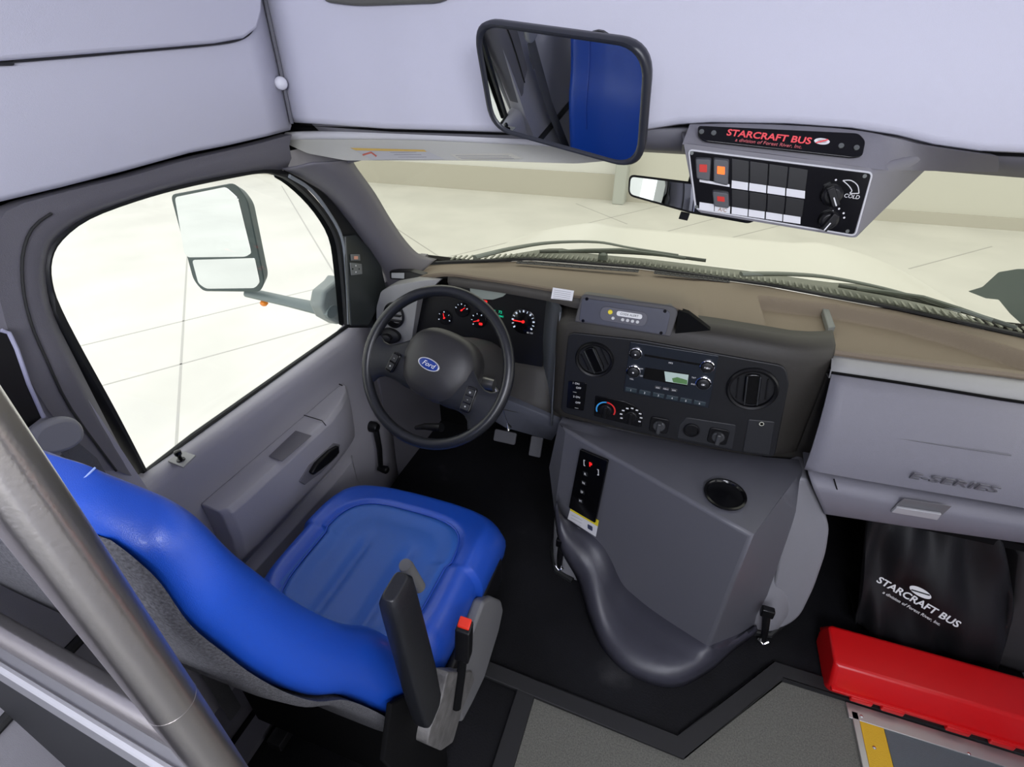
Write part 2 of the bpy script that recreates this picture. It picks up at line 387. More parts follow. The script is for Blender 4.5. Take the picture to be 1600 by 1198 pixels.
# left cap wall
def capx(z): return -.812
cb = [(-60, 333), (0, 318), (100, 294), (200, 268), (300, 240), (360, 228), (420, 214), (457, 204)]
lowc = [aX(*p, -.81) for p in cb]; lowc[-1].y = 1.045
lowc = [V((-.81, -2.6, 1.285))] + [V((-.81, -.5, 1.285))] + [V((-.81, 0.2, 1.287))] + lowc
rows = [[p + V((-.022, 0, .002)) for p in lowc], [p + V((-.006, 0, .001)) for p in lowc], [p + V((0, 0, .01)) for p in lowc], [V((-.81, p.y, 1.45)) for p in lowc], [V((-.81, p.y, 1.6)) for p in lowc], [V((-.80, p.y, 1.75)) for p in lowc], [V((-.70, p.y, 1.91)) for p in lowc]]
capw = struct('wall_left', MB().grid(rows), LAV, solid=-.015, ang=70, label='padded lavender grey cab side above the driver door')
# overhead panel: a slightly raised padded panel with rounded corner
op = [aX(-80, 99, -.806), aX(0, 95, -.806), aX(200, 79, -.806), aX(330, 68, -.806), aX(375, 60, -.806), aX(395, 45, -.806), aX(402, 20, -.806), aX(404, -30, -.806)]
op = [V((-.806, -.4, op[0].z - .01))] + op + [V((-.806, op[-1].y, 1.70)), V((-.806, -.4, 1.70))]
obj('overhead_panel', MB().prism(op, (.012, 0, 0)), LAV, capw, bev=.007)
gp = [p + V((-.001, 0, 0)) for p in spline(op[:9], 4)]
obj('panel_gap', MB().tube(gp, .0035, 6), mat('gap_dark', (.03, .03, .035), .8), capw)
obj('corner_welt', MB().tube([V((-.806, 1.043, 1.335)), V((-.806, 1.043, 1.45)), V((-.806, 1.040, 1.58)), V((-.803, 1.02, 1.7))], .004, 8), mat('welt', (.13, .13, .15), .7), capw)
obj('screw_cap', MB().lathe(Pl(aX(439, 130, -.803), (.75, -.66, 0)), [(.013, -.002), (.013, .004), (.010, .008), (.004, .010)], 20), mat('white_cap', (.72, .72, .78), .4), capw, label='white round plastic button')
# black strip painted in as shade under header + windshield header trim
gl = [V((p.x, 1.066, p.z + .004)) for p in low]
struct('cap_shadow_strip', MB().grid([[p + V((0, .0, .02)) for p in gl], [p + V((0, .012, -.010)) for p in gl], [p + V((0, .03, -.012)) for p in gl]]), BLKM, solid=.004, label='black strip painted in as the shadow gap under the front cap')
tl = [-.775 + 1.955 * i / 30 for i in range(31)]
def topy(x): return by(x) - .42
TOPZ = 1.300
rows = [[V((x, 1.075, 1.338 + .018 * math.exp(-((x - .2) / .3) ** 2))) for x in tl], [V((x, 1.10, 1.318)) for x in tl], [V((x, topy(x) - .02, TOPZ - .018)) for x in tl], [V((x, topy(x) + .01, TOPZ - .012)) for x in tl]]
struct('trim_7', MB().grid(rows), mat('header_trim', (.15, .148, .17), .6), solid=.006, ang=60, label='grey trim along the windscreen top')

struct('leak_backing', MB().box((-.885, -.72, 1.60), (.03, 3.7, .66)).box((-.80, 1.125, 1.375), (.19, .03, .20)), BLKM, label='black plates added behind the cab side padding to block light leaks')  # unseen backing added to stop outside light showing through the gaps
# windshield
wrows = []
for t in (0, .25, .5, .75, 1): wrows.append([V((x, lerp(by(x), topy(x), t) + .012 * math.sin(math.pi * t), lerp(.848, TOPZ, t))) for x in [-.80 + 1.98 * i / 40 for i in range(41)]])
ws = struct('window_1', MB().grid(wrows), W1, label='wide windscreen glass', ang=80)
fr = [V((x, by(x) - .004, .853)) for x in [-.80 + 1.98 * i / 60 for i in range(61)]]
obj('glass_seal', MB().tube(fr, .006, 6), RUB, ws)
# inspection stickers / amber reflection
# A pillar
struct('trim_15', MB().prism([aY(*p, 1.135) for p in ((432, 204), (600, 204), (560, 252), (500, 266), (440, 268))], (0, .015, 0)), TRIM, label='dark grey corner trim behind the visor end')
lf = [aX(445, 262, -.83), aX(480, 280, -.835), aX(515, 305, -.84), aX(548, 345, -.845), aX(580, 392, -.85), aX(603, 428, -.85), aX(612, 455, -.85)]
rt = [aY(536, 250, 1.125), aY(545, 265, 1.14), aY(575, 305, 1.22), aY(600, 345, 1.305), aY(625, 380, 1.39), aY(648, 402, 1.46), V((-.745, 1.535, .86))]
L_, R_ = spline(lf, 4), spline(rt, 4)
rows = []
for a, b in zip(L_, R_):
    mid = (a + b) / 2 + V((.02, -.035, .01)); rows.append([a + V((-.02, .01, 0)), a, a.lerp(mid, .5) + V((.004, -.008, 0)), mid, mid.lerp(b, .5) + V((.004, -.006, 0)), b, b + V((0, .03, .0))])
struct('trim_1', MB().grid(rows), TRIM, solid=.004, ang=70, label='dark grey pillar trim left of the windscreen')

# side ring: window opening in the driver's door (inner seal) and trim ring
win = [(230, 738), (180, 640), (130, 548), (95, 480), (82, 440), (82, 405), (98, 375), (140, 343), (210, 316), (280, 296), (350, 281), (410, 271), (440, 278), (470, 300), (500, 333), (522, 372), (530, 420), (538, 508)]
def wx(z): return -.89 + .05 * max(0, (z - .74)) / .5
def aW(px, py, dx=0):
    x = -.88
    for _ in range(4): p = aX(px, py, x + dx); x = wx(p.z)
    return p
inner = spline([aW(*p) for p in win], 3)
# glass
gw = [p + V((-.012, 0, 0)) for p in inner]
# expand a little beyond the opening
cc = sum(gw, V()) / len(gw)
gg = [cc + (p - cc) * 1.04 for p in gw]
w2 = struct('window_2', MB().prism(gg, (-.004, 0, 0)), W2, flat=True, label="clear pane of the driver's door")
ring2 = []
for p in inner:
    d = (p - cc); d.x = 0; d.normalize(); ring2.append(p + d * .018 + V((.006, 0, 0)))
sl = MB()
prof = [(0.0, 0), (.004, .008), (.014, .010), (.020, .004), (.020, -.02), (0, -.02)]
rows = []
for i, p in enumerate(inner):
    d = (p - cc); d.x = 0; d.normalize(); k_ = .3 if (p.z > 1.13 and p.y < 1.0) else 1.0; rows.append([p + d * (a * (k_ if b > 0 else 1.25)) + V((b * k_, 0, 0)) for a, b in prof])
struct('trim_8', MB().grid(rows), RUB, ang=50, label='black rubber seal round the side window')
# trim ring surface from just outside seal to the cap line / pillar (gray)
tr_in = [(212, 745), (165, 655), (118, 562), (84, 492), (72, 440), (75, 402), (92, 371), (137, 340), (208, 313), (278, 293), (348, 278), (409, 268), (448, 265)]
tr_mid = [(180, 735), (110, 640), (70, 560), (45, 500), (33, 440), (36, 385), (60, 345), (125, 312), (205, 290), (280, 268), (350, 250), (408, 238), (452, 228)]
TI = [aX(*p, -.845) for p in tr_in]; TM = [aX(*p, -.82) for p in tr_mid]
TO = [aX(150, 735, -.815), aX(75, 640, -.812), aX(30, 560, -.812), aX(8, 500, -.812), aX(-5, 440, -.812), aX(-5, 385, -.812), aX(10, 330, -.812), aX(110, 298, -.813), aX(202, 276, -.813), aX(285, 252, -.813), aX(355, 236, -.813), aX(410, 223, -.813), aX(456, 210, -.813)]
I_, M_, O_ = spline(TI, 3), spline(TM, 3), spline(TO, 3)
rows = [[p + V((-.035, 0, 0)) for p in I_], I_, [i.lerp(m_, .5) + V((.010, 0, 0)) for i, m_ in zip(I_, M_)], M_, O_, [o_ + V((-.03, 0, 0)) for o_ in O_]]
struct('trim_2', MB().grid(rows), TRIM, ang=70, label='dark grey trim ring round the side window')
obj_seam = MB().tube([p + V((.003, 0, 0)) for p in M_[:20]], .002, 6)
struct('trim_9', obj_seam, mat('seam_dark', (.02, .02, .02), .8), label='thin seam line down the rear door pillar trim')
# white door-frame lip and black band along A side
lip = spline([aW(*p, .012) for p in [(452, 275), (485, 296), (512, 330), (534, 372), (541, 430), (545, 506)]], 4)
struct('trim_10', MB().tube(lip, .005, 6), mat('frame_paint', (.22, .24, .26), .4), label='thin painted door frame edge')
A1 = spline([aX(*p, -.862) for p in [(440, 268), (478, 290), (510, 325), (532, 368), (540, 420), (545, 512)]], 4)
A2 = spline([aX(*p, -.845) for p in [(455, 262), (500, 285), (545, 330), (580, 385), (600, 440), (612, 512)]], 4)
struct('trim_11', MB().grid([A1, [a.lerp(b, .4) + V((-.004, 0, 0)) for a, b in zip(A1, A2)], [b + V((-.004, 0, 0)) for b in A2], [b + V((-.03, 0.02, 0)) for b in A2]]), RUB, ang=60, label='black door frame band beside the windscreen pillar')
# left lower wall (B pillar lower) and rear cab wall
bw = [V((-.83, -2.6, 0)), V((-.83, -2.6, 1.29)), V((-.83, .33, 1.29)), V((-.83, .43, 1.0)), V((-.83, .45, .72)), V((-.83, .45, 0))]
struct('wall_left_rear', MB().prism(bw, (-.06, 0, 0)), DOORM, label='grey wall lining behind the door')
struct('wall_left_outer', MB().box((-.95, .95, .33), (.04, 1.9, .66)).box((-.93, .30, 1.0), (.06, .30, .7)), WHT, label='outer skin of the door')
struct('wall_front_cowl', MB().box((.12, 1.72, .36), (2.2, .04, .9)), BLKM, label='firewall')

struct('trim_16', MB().box((-.875, 1.50, .42), (.03, .44, .80)), TRIM, label='dark kick panel ahead of the door')
struct('trim_17', MB().tube([aX(*p, -.889) + V((.006, 0, .008)) for p in ((222, 745), (300, 684), (380, 627), (460, 570), (545, 510))], .0065, 8), RUB, label='black rubber strip along the bottom of the side window')
# ================================================================== DRIVER DOOR
door = sroot('door_1', (-.88, .85, .05), "grey moulded driver's door lining")
prof = [(-.895, .738), (-.885, .746), (-.856, .744), (-.846, .735), (-.843, .715), (-.856, .66), (-.862, .60), (-.86, .45), (-.85, .34), (-.842, .28), (-.85, .10), (-.85, .02)]
ys = [.40, .46, .55, .7, .85, 1.0, 1.1, 1.2, 1.30]
def dofs(y, z):
    return -.0
rows = [[V((x - (.012 if (z > .7 and y > 1.15) else 0) - (.01 * sm(1.1, 1.3, y)), y, z)) for y in ys] for x, z in prof]
obj('lining', MB().grid(rows), DOORM, door, solid=.01, ang=50)
# armrest body with grab recess
arm = MB()
a_out = -.862; a_in = -.788
sec = lambda y, f: [V((a_out, y, .60)), V((lerp(a_out, a_in, f * .85), y, .592)), V((lerp(a_out, a_in, f), y, .578)), V((lerp(a_out, a_in, f * 1.0), y, .50)), V((lerp(a_out, a_in, f * .8), y, .43)), V((lerp(a_out, a_in, f * .45), y, .39)), V((a_out, y, .38))]
arm.loft([sec(.545, .75), sec(.56, .95), sec(.60, 1), sec(.80, 1), sec(.93, 1), sec(1.0, .80), sec(1.06, .5), sec(1.09, .2)])
obj('armrest', arm, DOORM, door, bev=.006, ang=50)
obj('armrest_recess', MB().prism([aZ(*p, .598) for p in ((420, 713), (462, 673), (487, 681), (441, 721))], (0, 0, .0015)), TRIM, door, bev=.0005)
obj('armrest_seam', MB().tube([V((-.79, .905, .583)), V((-.80, .905, .598)), V((-.86, .905, .603))], .0012, 5), BLKM, door)
hd_ = Pl(aX(505, 715, -.786), (1, 0, .1), (0, 1, 0))
hnd = [aX(*p, -.786) for p in ((481, 737), (490, 722), (510, 703), (524, 695), (525, 706), (512, 720), (494, 734), (484, 741))]
obj('door_handle', MB().prism(hnd, (.014, 0, .0)), BLK, door, bev=.004, label='black inner release handle')
cup = [aX(*p, -.789) for p in ((466, 752), (482, 726), (520, 692), (530, 694), (526, 712), (500, 738), (475, 757))]
obj('handle_cup', MB().prism(cup, (.004, 0, 0)), TRIM, door, bev=.002)
# lower pocket
pk = MB(); 
pk.loft([[V((-.858, y, .36)), V((-.858 + .035 * f, y, .34)), V((-.858 + .045 * f, y, .20)), V((-.858 + .03 * f, y, .05)), V((-.858, y, .04))] for y, f in ((.50, .3), (.54, 1), (.9, 1), (1.02, .8), (1.05, .2))])
obj('door_pocket', pk, DOORM, door, bev=.006, ang=50)
ln = Pl(aX(582, 697, -.858), (1, 0, 0), (0, 1, 0))
c1, c2 = aX(579, 666, -.856), aX(584, 729, -.856)
obj('window_crank', MB().tube([c1 + V((.020, 0, 0)), c1.lerp(c2, .5) + V((.03, 0, 0)), c2 + V((.030, 0, 0))], [.011, .010, .009], 10).lathe(Pl(c1, (1, 0, 0), (0, 1, 0)), [(.020, -.006), (.019, .02), (.014, .03)], 16).lathe(Pl(c2, (1, 0, 0), (0, 1, 0)), [(.010, .02), (.014, .04), (.015, .055), (.010, .06)], 16), BLK, door, bev=.001, label='black window winder')
obj('front_seam', MB().tube(spline([aX(*p, -.856) for p in ((530, 600), (541, 612), (548, 670), (553, 742))], 4), .0016, 5), BLKM, door)
lk = Pl(aZ(283, 719, .747), (0, 0, 1))
obj('lock_plate', MB().prism([aZ(*p, .744) for p in ((263, 722), (285, 706), (307, 713), (287, 732))], (0, 0, .004)), mat('lock_plate', (.30, .30, .30), .5), door, bev=.001)
obj('lock_knob', MB().lathe(lk, [(.009, 0), (.008, .003), (.004, .005), (.004, .012), (.007, .016), (.007, .024), (.004, .026)], 16), BLKG, door, label='black lock button')
# mirror-control sail panel
sail = [aX(*p, -.855) for p in ((535, 368), (552, 366), (575, 388), (592, 415), (600, 450), (590, 475), (572, 508), (545, 508))]
obj('sail_panel', MB().prism(sail, (.010, 0, 0)), mat('sail_black', (.03, .035, .035), .35), door, bev=.004)
sp = Pl(aX(556, 415, -.843), (1, 0, 0), (0, 1, 0))
for (a, b, c, d) in (((547, 397), (561, 397), (562, 407), (548, 407)), ((546, 410), (564, 412), (565, 428), (548, 430))):
    obj('mirror_switch', MB().prism([sp.P(*q) for q in (a, b, c, d)], (.003, 0, 0)), mat('switch_grey', (.16, .17, .17), .5), door, bev=.001)
obj('switch_marker', MB().prism([sp.P(*q, .004) for q in ((553, 400), (559, 400), (559, 405), (553, 405))], (.001, 0, 0)), mat('pale_orange', (.7, .35, .25), .5), door)
for k in range(4):
    q = Pl(sp.P(556 + (0, 5, 0, -5)[k], 420 + (-5, 0, 5, 0)[k], .004), (1, 0, 0), (0, 1, 0)); obj('mirror_key', MB().lathe(q, [(.0025, 0), (.002, .001)], 10), BLKG if k % 2 else WTXT, door)

# ================================================================== SIDE MIRRORS OUTSIDE
def yq(pts, y): return [aY(*p, y) for p in pts]
lm = thing('door_mirror', "white backed twin pane mirror outside the driver's window", 'door mirror', aY(350, 460, 1.18))
my = 1.17
hs = rnd(yq([(267, 303), (368, 284), (388, 310), (415, 440), (408, 456), (318, 455), (303, 437)], my), .02)
obj('housing', MB().frus([p + V((0, -.004, 0)) for p in hs], [p + (p - sum(hs, V()) / len(hs)) * -.12 + V((-.0, .035, 0)) for p in hs]), mat('mirror_housing', (.06, .085, .085), .5), lm, bev=.004)
ap = Pl(V((0, my - .008, 0)), (.14, -1, .02))
g1 = rnd([ap.P(*p) for p in ((273, 308), (352, 292), (372, 310), (393, 395), (384, 401), (294, 402), (288, 396))], .01)
obj('flat_glass', MB().prism(g1, (0, .002, 0)), MIR, lm)
g2 = rnd([ap.P(*p) for p in ((300, 406), (398, 403), (406, 440), (398, 450), (322, 451), (310, 443))], .01)
obj('wide_angle_glass', MB().prism(g2, (0, .002, 0)), MIR, lm)
a0, a1 = aY(388, 457, 1.2), aX(520, 487, -.93)
obj('arm', MB().tube([a0, a0.lerp(a1, .5), a1], [.021, .022, .028], 12, flat=.7), mat('mirror_arm', (.20, .24, .24), .5), lm)
br = [aX(*p, -.935) for p in ((503, 478), (507, 455), (525, 440), (532, 430), (538, 440), (540, 505), (530, 507), (512, 497))]
obj('bracket', MB().prism(br, (-.05, 0, 0)), mat('mirror_bracket', (.28, .31, .30), .5), lm, bev=.01)
obj('marker_lamp', MB().lathe(Pl(aY(412, 474, 1.19), (0, -1, -.5)), [(.010, -.006), (.009, .004), (.005, .008)], 16, su=1.4), AMB, lm, label='small amber marker light')
rm = thing('door_mirror', 'dark grey mirror at right edge beyond the passenger end of the dash', 'door mirror', aX(1590, 520, 1.28))
pts = [aX(*p, 1.26) for p in ((1512, 455), (1535, 448), (1560, 425), (1590, 420), (1640, 425), (1660, 520), (1600, 510), (1578, 490), (1560, 468), (1540, 466))]
obj('housing', MB().prism(rnd(pts, .01), (.10, .05, 0)), mat('mirror_housing', (.06, .085, .085), .5), rm, bev=.012)

# ================================================================== DASHBOARD
dash = thing('dashboard', 'long dark and grey dashboard under the windscreen from door to door', 'dashboard', (.12, 1.4, .45))
F = [((612, 447), 1.43), ((640, 438), 1.38), ((662, 430), 1.34), ((700, 424), 1.30), ((750, 430), 1.28), ((800, 437), 1.265), ((860, 447), 1.24), ((903, 457), 1.20), ((950, 460), 1.19), ((1000, 466), 1.185), ((1055, 475), 1.18), ((1072, 484), 1.19), ((1090, 499), 1.21), ((1112, 514), 1.235), ((1180, 523), 1.24), ((1300, 546), 1.25), ((1450, 566), 1.27), ((1600, 585), 1.29)]
FE = [aY(*p, y) for p, y in F]; FE.append(V((1.16, 1.30, .85)))
FEs = spline(FE, 28)
rows = []
NR = 84
def _zz(px, py, z=.855): return aZ(px, py, z)
_tl = [_zz(*p) for p in ((1205, 462), (1300, 470), (1400, 487), (1500, 513), (1600, 545), (1700, 575))]
_txs = [p.x for p in _tl]; _tys = [p.y for p in _tl]; TXL = _zz(1191, 490).x
def recess(x, y, y0):
    if x < TXL - .03: return 0
    return -.042 * sm(TXL - .003, TXL + .006, x) * (1 - sm(poly_y(_txs, _tys, x) - .022, poly_y(_txs, _tys, x) + .002, y)) * sm(.015, .075, y - y0)
for j in range(NR):
    t = j / (NR - 1); row = []
    for p in FEs:
        yb = by(p.x) - .006; zb = .846
        y = lerp(p.y, yb, t); z = lerp(p.z, zb, lerp(t, sm(-.15, 1.0, t), sm(.87, .94, p.z)))
        # tray recess on the passenger side
        if .32 < p.x < 1.05:
            pass
        row.append(V((p.x, y, z + recess(p.x, y, p.y))))
    rows.append(row)
rows.insert(0, [p + V((0, -.004, -.007)) for p in FEs]); rows.insert(0, [p + V((0, 0.0, -.016)) for p in FEs])
obj('top_pad', MB().grid(rows), DASHT, dash, ang=50)
# seam below pad edge
obj('pad_seam', MB().tube([p + V((0, .003, -.018)) for p in FEs[::5]], .004, 6), BLKM, dash)
def padz(x, y):
    q = min(FEs, key=lambda p: abs(p.x - x)); return lerp(q.z, .846, (y - q.y) / (by(x) - q.y))
# tray rim (passenger side) raised borders, divider
def onpad(px, py, dz=0):
    z = .86
    for _ in range(6):
        p = aZ(px, py, z); z = padz(p.x, p.y) + dz
    return p
dv = [onpad(*p, -.038) for p in ((1278, 478), (1287, 477), (1302, 520), (1291, 522))]
obj('tray_divider', MB().prism(dv, (0, 0, .020)), mat('divider_grey', (.16, .17, .165), .6), dash, bev=.003)
# defroster slots
for a, b in (((808, 410), (998, 424)), ((1022, 426), (1140, 440))):
    A, B = onpad(*a, .001), onpad(*b, .001); d = V((0, .012, 0))
    obj('defroster_slot', MB().prism([A - d, B - d, B + d, A + d], (0, 0, .003)), mat('slot_grey', (.05, .05, .048), .7), dash, bev=.001)
    s_ = MB()
    for k in range(16):
        q = A.lerp(B, (k + .5) / 16); s_.box(q + V((0, 0, .004)), (.003, .020, .002))
    s_.tube([A + V((0, 0, .004)), B + V((0, 0, .004))], .0012, 5); obj('slot_grille', s_, TRIMD, dash)
A, B = onpad(1165, 428, .001), onpad(1590, 522, .002)
obj('defroster_slot', MB().tube(spline([A, onpad(1300, 452, .002), onpad(1440, 482, .002), B], 6), .006, 6, flat=.5), mat('slot_grey', (.05, .05, .048), .7), dash)
# hood over the cluster (front face below pad edge, sloping forward)
hf = spline([FE[i] for i in range(3, 10)], 5)
rows = [[p + V((0, .002, -.016)) for p in hf], [p + V((0, -.003, -.030)) for p in hf], [p + V((0, .0, -.040)) for p in hf], [p + V((0, .03, -.046)) for p in hf], [p + V((0, .11, -.034)) for p in hf]]
obj('cluster_hood', MB().grid(rows), mat('hood_face', (.06, .055, .05), .6, bump=.2, bscale=700), dash, solid=-.004, ang=60)
# left end of dash: light grey vent housing
le = [aY(*p, 1.30) for p in ((595, 455), (612, 446), (660, 438), (690, 436), (652, 470), (645, 520), (640, 560), (600, 560), (588, 520), (588, 480))]
obj('left_end_panel', MB().prism(rnd(le, .01), (0, .05, 0)), mat('light_grey_plastic', (.33, .33, .33), .5, bump=.2, bscale=800), dash, bev=.008)
lv = Pl(aY(616, 492, 1.295), (.1, -1, .1))
v0 = obj('side_vent', MB().lathe(lv, [(.044, -.01), (.044, .006), (.038, .008), (.034, -.004), (.02, -.02), (.0, -.02)], 32, su=.8, sv=1.0), BLK, dash)
for k in range(3): obj('vent_vane', MB().box(lv.L(0, -.018 + .018 * k, .003), (.05, .016, .003), (lv.u, lv.n, lv.v)), BLKG, v0)
hs_ = Pl(aY(608, 525, 1.285), (0.1, -1, .2))
obj('headlight_switch', MB().lathe(hs_, [(.036, -.01), (.034, .006), (.028, .01), (.016, .012), (.014, .028), (.008, .03)], 24, su=1.1, sv=.75), BEZ, dash)
# cluster recess and face
CL = Pl(V((0, 1.34, .80)), (0, -1, .12))
cf = rnd([CL.P(*p) for p in ((640, 462), (690, 446), (780, 452), (858, 468), (850, 520), (846, 620), (800, 640), (700, 640), (640, 600))], .02)
clus = obj('instrument_cluster', MB().prism(cf, (0, .02, 0)), BLK, dash, bev=.003)
obj('cluster_lens_reflection_strip', MB().prism([CL.P(*p, .006) for p in ((734, 447), (793, 457), (786, 463), (770, 468), (736, 466))], (0, -.001, 0)), mat('lens_reflection', (.30, .34, .31), .35), clus, bev=.0005).name = 'lens_reflection'  # pale plate painted in as a reflection on the cluster lens
def gauge(px, py, r, a0, a1, n, needle, nm=BLKG, ticks=WLIT, nl=.8):
    g = CL.at(px, py, .004)
    d = obj('gauge', MB().lathe(g, [(r, 0), (r, .002), (r * .96, .003)], 32), nm, clus)
    mb = MB()
    for k in range(n):
        q = math.radians(lerp(a0, a1, k / (n - 1))); c, s_ = math.cos(q), math.sin(q); mb.box(g.L(r * .84 * c, r * .84 * s_, .0045), (r * .16, r * .05 if k % 2 else r * .11, .0016), (g.u * c + g.v * s_, g.v * c - g.u * s_, g.n))
    for o_ in [obj('tick_marks', mb, ticks, clus, flat=True)]: pass
    q = math.radians(needle); c, s_ = math.cos(q), math.sin(q)
    obj('needle', MB().box(g.L(r * .4 * c, r * .4 * s_, .006), (r * nl, r * .08, .001), (g.u * c + g.v * s_, g.v * c - g.u * s_, g.n)).lathe(g, [(r * .12, .003), (r * .1, .008)], 12), RLED, clus)
gauge(818, 502, .040, 215, -35, 13, 178)
gauge(695, 496, .024, 200, -20, 5, 100, nl=.5)
gauge(722, 484, .024, 160, 20, 5, 40, nl=.5)
gauge(748, 500, .026, 220, 60, 5, 200, nl=.5)
dp = CL.at(778, 487, .006)
text('odometer_display', 'P   72', dp, .012, GLED, clus, h=.001); text('odometer_display', '00041', CL.at(782, 494, .006), .009, GLED, clus, h=.001)
obj('warning_lamp', MB().prism(rr(CL.at(758, 471, .006), .014, .008, .003), (0, -.001, 0)), RLED, clus)
obj('warning_lamp', MB().prism(rr(CL.at(751, 506, .010), .012, .008, .003), (0, -.001, 0)), RLED, clus)
text('gauge_numbers', '80 100', CL.at(828, 520, .006), .007, WTXT, clus, h=.001)
# cluster side wall (left) and the grey curved cheek on the right towards the centre stack
ck_t = [V((-.27, 1.335, .86)), V((-.235, 1.30, .875)), V((-.205, 1.25, .88)), V((-.2, 1.225, .875)), V((-.2, 1.215, .865))]
rows = []
for z, dx in ((.885, 0), (.86, .0), (.78, -.004), (.70, -.006), (.60, -.008), (.50, -.008)):
    rows.append([V((p.x + dx, p.y, z if i else z)) for i, p in enumerate(ck_t)])
obj('stack_cheek', MB().grid(rows), mat('cheek_grey', (.11, .12, .135), .45, bump=.2, bscale=800), dash, solid=.004, ang=70)
# cluster surround lower (dark) and steering knee panel
rows = [[V((x, 1.33 - .02 * k, .66 - .04 * k)) for x in (-.70, -.5, -.3, -.19)] for k in range(5)]
obj('lower_cluster_panel', MB().grid(rows), DASHF, dash, solid=.004, ang=70)
kp = [V((-.44, 1.25, .545)), aY(797, 626, 1.25), aY(880, 660, 1.24)]
kb = [V((-.44, 1.27, .44)), aY(790, 668, 1.27), aY(862, 688, 1.27)]
obj('knee_panel', MB().grid([[p + V((0, .08, .012)) for p in kp], kp, [a.lerp(b, .15) + V((0, -.006, 0)) for a, b in zip(kp, kb)], kb, [p + V((0, .08, -.01)) for p in kb]]), mat('knee_grey', (.085, .09, .11), .5), dash, solid=.004, ang=45)
# paper label
LB = Pl(aY(879, 460, 1.19), (0, -1, .35))
lb = obj('paper_label', MB().prism([LB.P(*p) for p in ((864, 449), (897, 454), (894, 470), (861, 466))], (0, -.001, 0)), PAP, dash, label='small white printed sticker on the cluster hood')
for k in range(5):
    obj('print_line', MB().tube([LB.P(866 - k * .5, 453 + 3 * k, .0015), LB.P(892 - k * .5, 457 + 3 * k, .0015)], .0006, 4), PAPD, lb)

# ---- centre stack
CS = Pl(V((0, 1.18, 0)), (0, -1, .02))
so = [(888, 512), (905, 500), (1000, 512), (1115, 530), (1232, 545), (1236, 600), (1225, 728), (1100, 705), (980, 680), (869, 652), (872, 600), (880, 540)]
out = [CS.P(*p) for p in so]
# front skin: columns across X with a bend back at right end
xs_ = [-.205, -.195, -.17, -.1, 0, .1, .2, .3, .36, .40, .43, .455, .462]
def sy(x): return 1.191 + (.05 * ((x - .33) / .13) ** 2 if x > .33 else 0) + (.03 * ((-.17 - x) / .035) ** 2 if x < -.17 else 0)
_sb = spline([aY(*p, 1.185) for p in ((860, 651), (960, 673), (1060, 695), (1150, 712), (1232, 727), (1262, 731))], 6); _sbx = [p.x for p in _sb]; _sbz = [p.z for p in _sb]
def stop(x): return poly_y([-.205, -.15, .08, .25, .462], [.862, .885, .895, .893, .880], x)
def sbot(x): return poly_y(_sbx, _sbz, x) + .004
rows = []
for t in (1.12, 1.06, 1.0, .96, .9, .75, .5, .25, .1, .03, 0, -.03):
    r_ = []
    for x in xs_:
        z = lerp(sbot(x), stop(x), min(t, 1)); y = sy(x)
        if t > 1: y += (t - 1) * .55; z = stop(x) + (t - 1) * .10
        elif t > .9: y += .012 * ((t - .9) / .1) ** 2
        if t < .03: y += .012
        if t < 0: y += .06
        r_.append(V((x, y, z)))
    rows.append(r_)
stack = obj('centre_stack', MB().grid(rows), DASHF, dash, solid=-.006, ang=60)
CB = Pl(V((0, 1.180, 0)), (0, -1, .0))
bz = rnd([CB.P(*p) for p in ((888, 519), (1000, 531), (1228, 572), (1233, 600), (1210, 716), (1100, 697), (980, 672), (876, 644), (880, 600))], [.02, 0, .02, 0, .02, 0, 0, .02, 0])
bezel = obj('stack_bezel', MB().prism(bz, (0, .008, 0)), BEZ, dash, bev=.003)
bd = Pl(V((0, 1.1795, 0)), (0, -1, 0))
def vent(px, py, r, ang):
    q = bd.at(px, py)
    v_ = obj('air_vent', MB().lathe(q, [(r, -.004), (r * .99, .006), (r * .93, .010), (r * .84, .008), (r * .80, -.02), (r * .5, -.025), (.0005, -.025)], 40), BLK, dash)
    R = bd.at(px, py, 0, math.radians(ang))
    R.o = q.o
    obj('vent_barrel', MB().prism(rr(R, r * .62, r * 1.45, r * .25, -.015), R.n * .022), BLKG, v_, bev=.003)
    for s_ in (-1, 1):
        obj('vent_vane', MB().box(R.L(s_ * r * .24, 0, .008), (r * .06, r * 1.35, .012), (R.u, R.v, R.n)), mat('vane_gloss', (.03, .032, .034), .12), v_, bev=.001)
        obj('vent_vane', MB().box(R.L(s_ * r * .55, 0, -.002), (r * .05, r * 1.0, .010), (R.u, R.v, R.n)), BLK, v_)
vent(929, 561, .052, 28); vent(1175, 607, .060, 8)
# radio
RP = Pl(V((0, 1.1775, 0)), (0, -1, 0))
RADM = mat('radio_face', (.012, .016, .024), .35)
rad = obj('radio', MB().prism(rnd([RP.P(*p) for p in ((985, 534), (1123, 556), (1107, 638), (974, 612))], .003), (0, .008, 0)), RADM, dash, bev=.0015)
for px, py, r in ((993.5, 551.5, .0165), (990, 579.5, .0185), (1105, 572, .0175), (1099, 598, .019)):
    q = RP.at(px, py)
    obj('knob_ring', MB().lathe(q, [(r, -.001), (r, .004), (r * .9, .005), (r * .82, .003), (r * .8, -.001)], 32), CHR, rad)
    obj('radio_knob', MB().lathe(q, [(r * .78, 0), (r * .76, .008), (r * .6, .010), (.0005, .010)], 32), BEZ, rad)
    obj('knob_mark', MB().lathe(q, [(.0025, .010), (.002, .0108)], 10), WTXT, rad)
obj('cd_slot', MB().prism([RP.P(*p, .001) for p in ((1007, 553), (1095, 568), (1094.6, 571), (1007, 556))], (0, -.001, 0)), BLKG, rad)
obj('radio_display', MB().prism([RP.P(*p, .001) for p in ((1008, 574), (1077, 584), (1074, 603), (1005, 591))], (0, -.001, 0)), BLKG, rad)
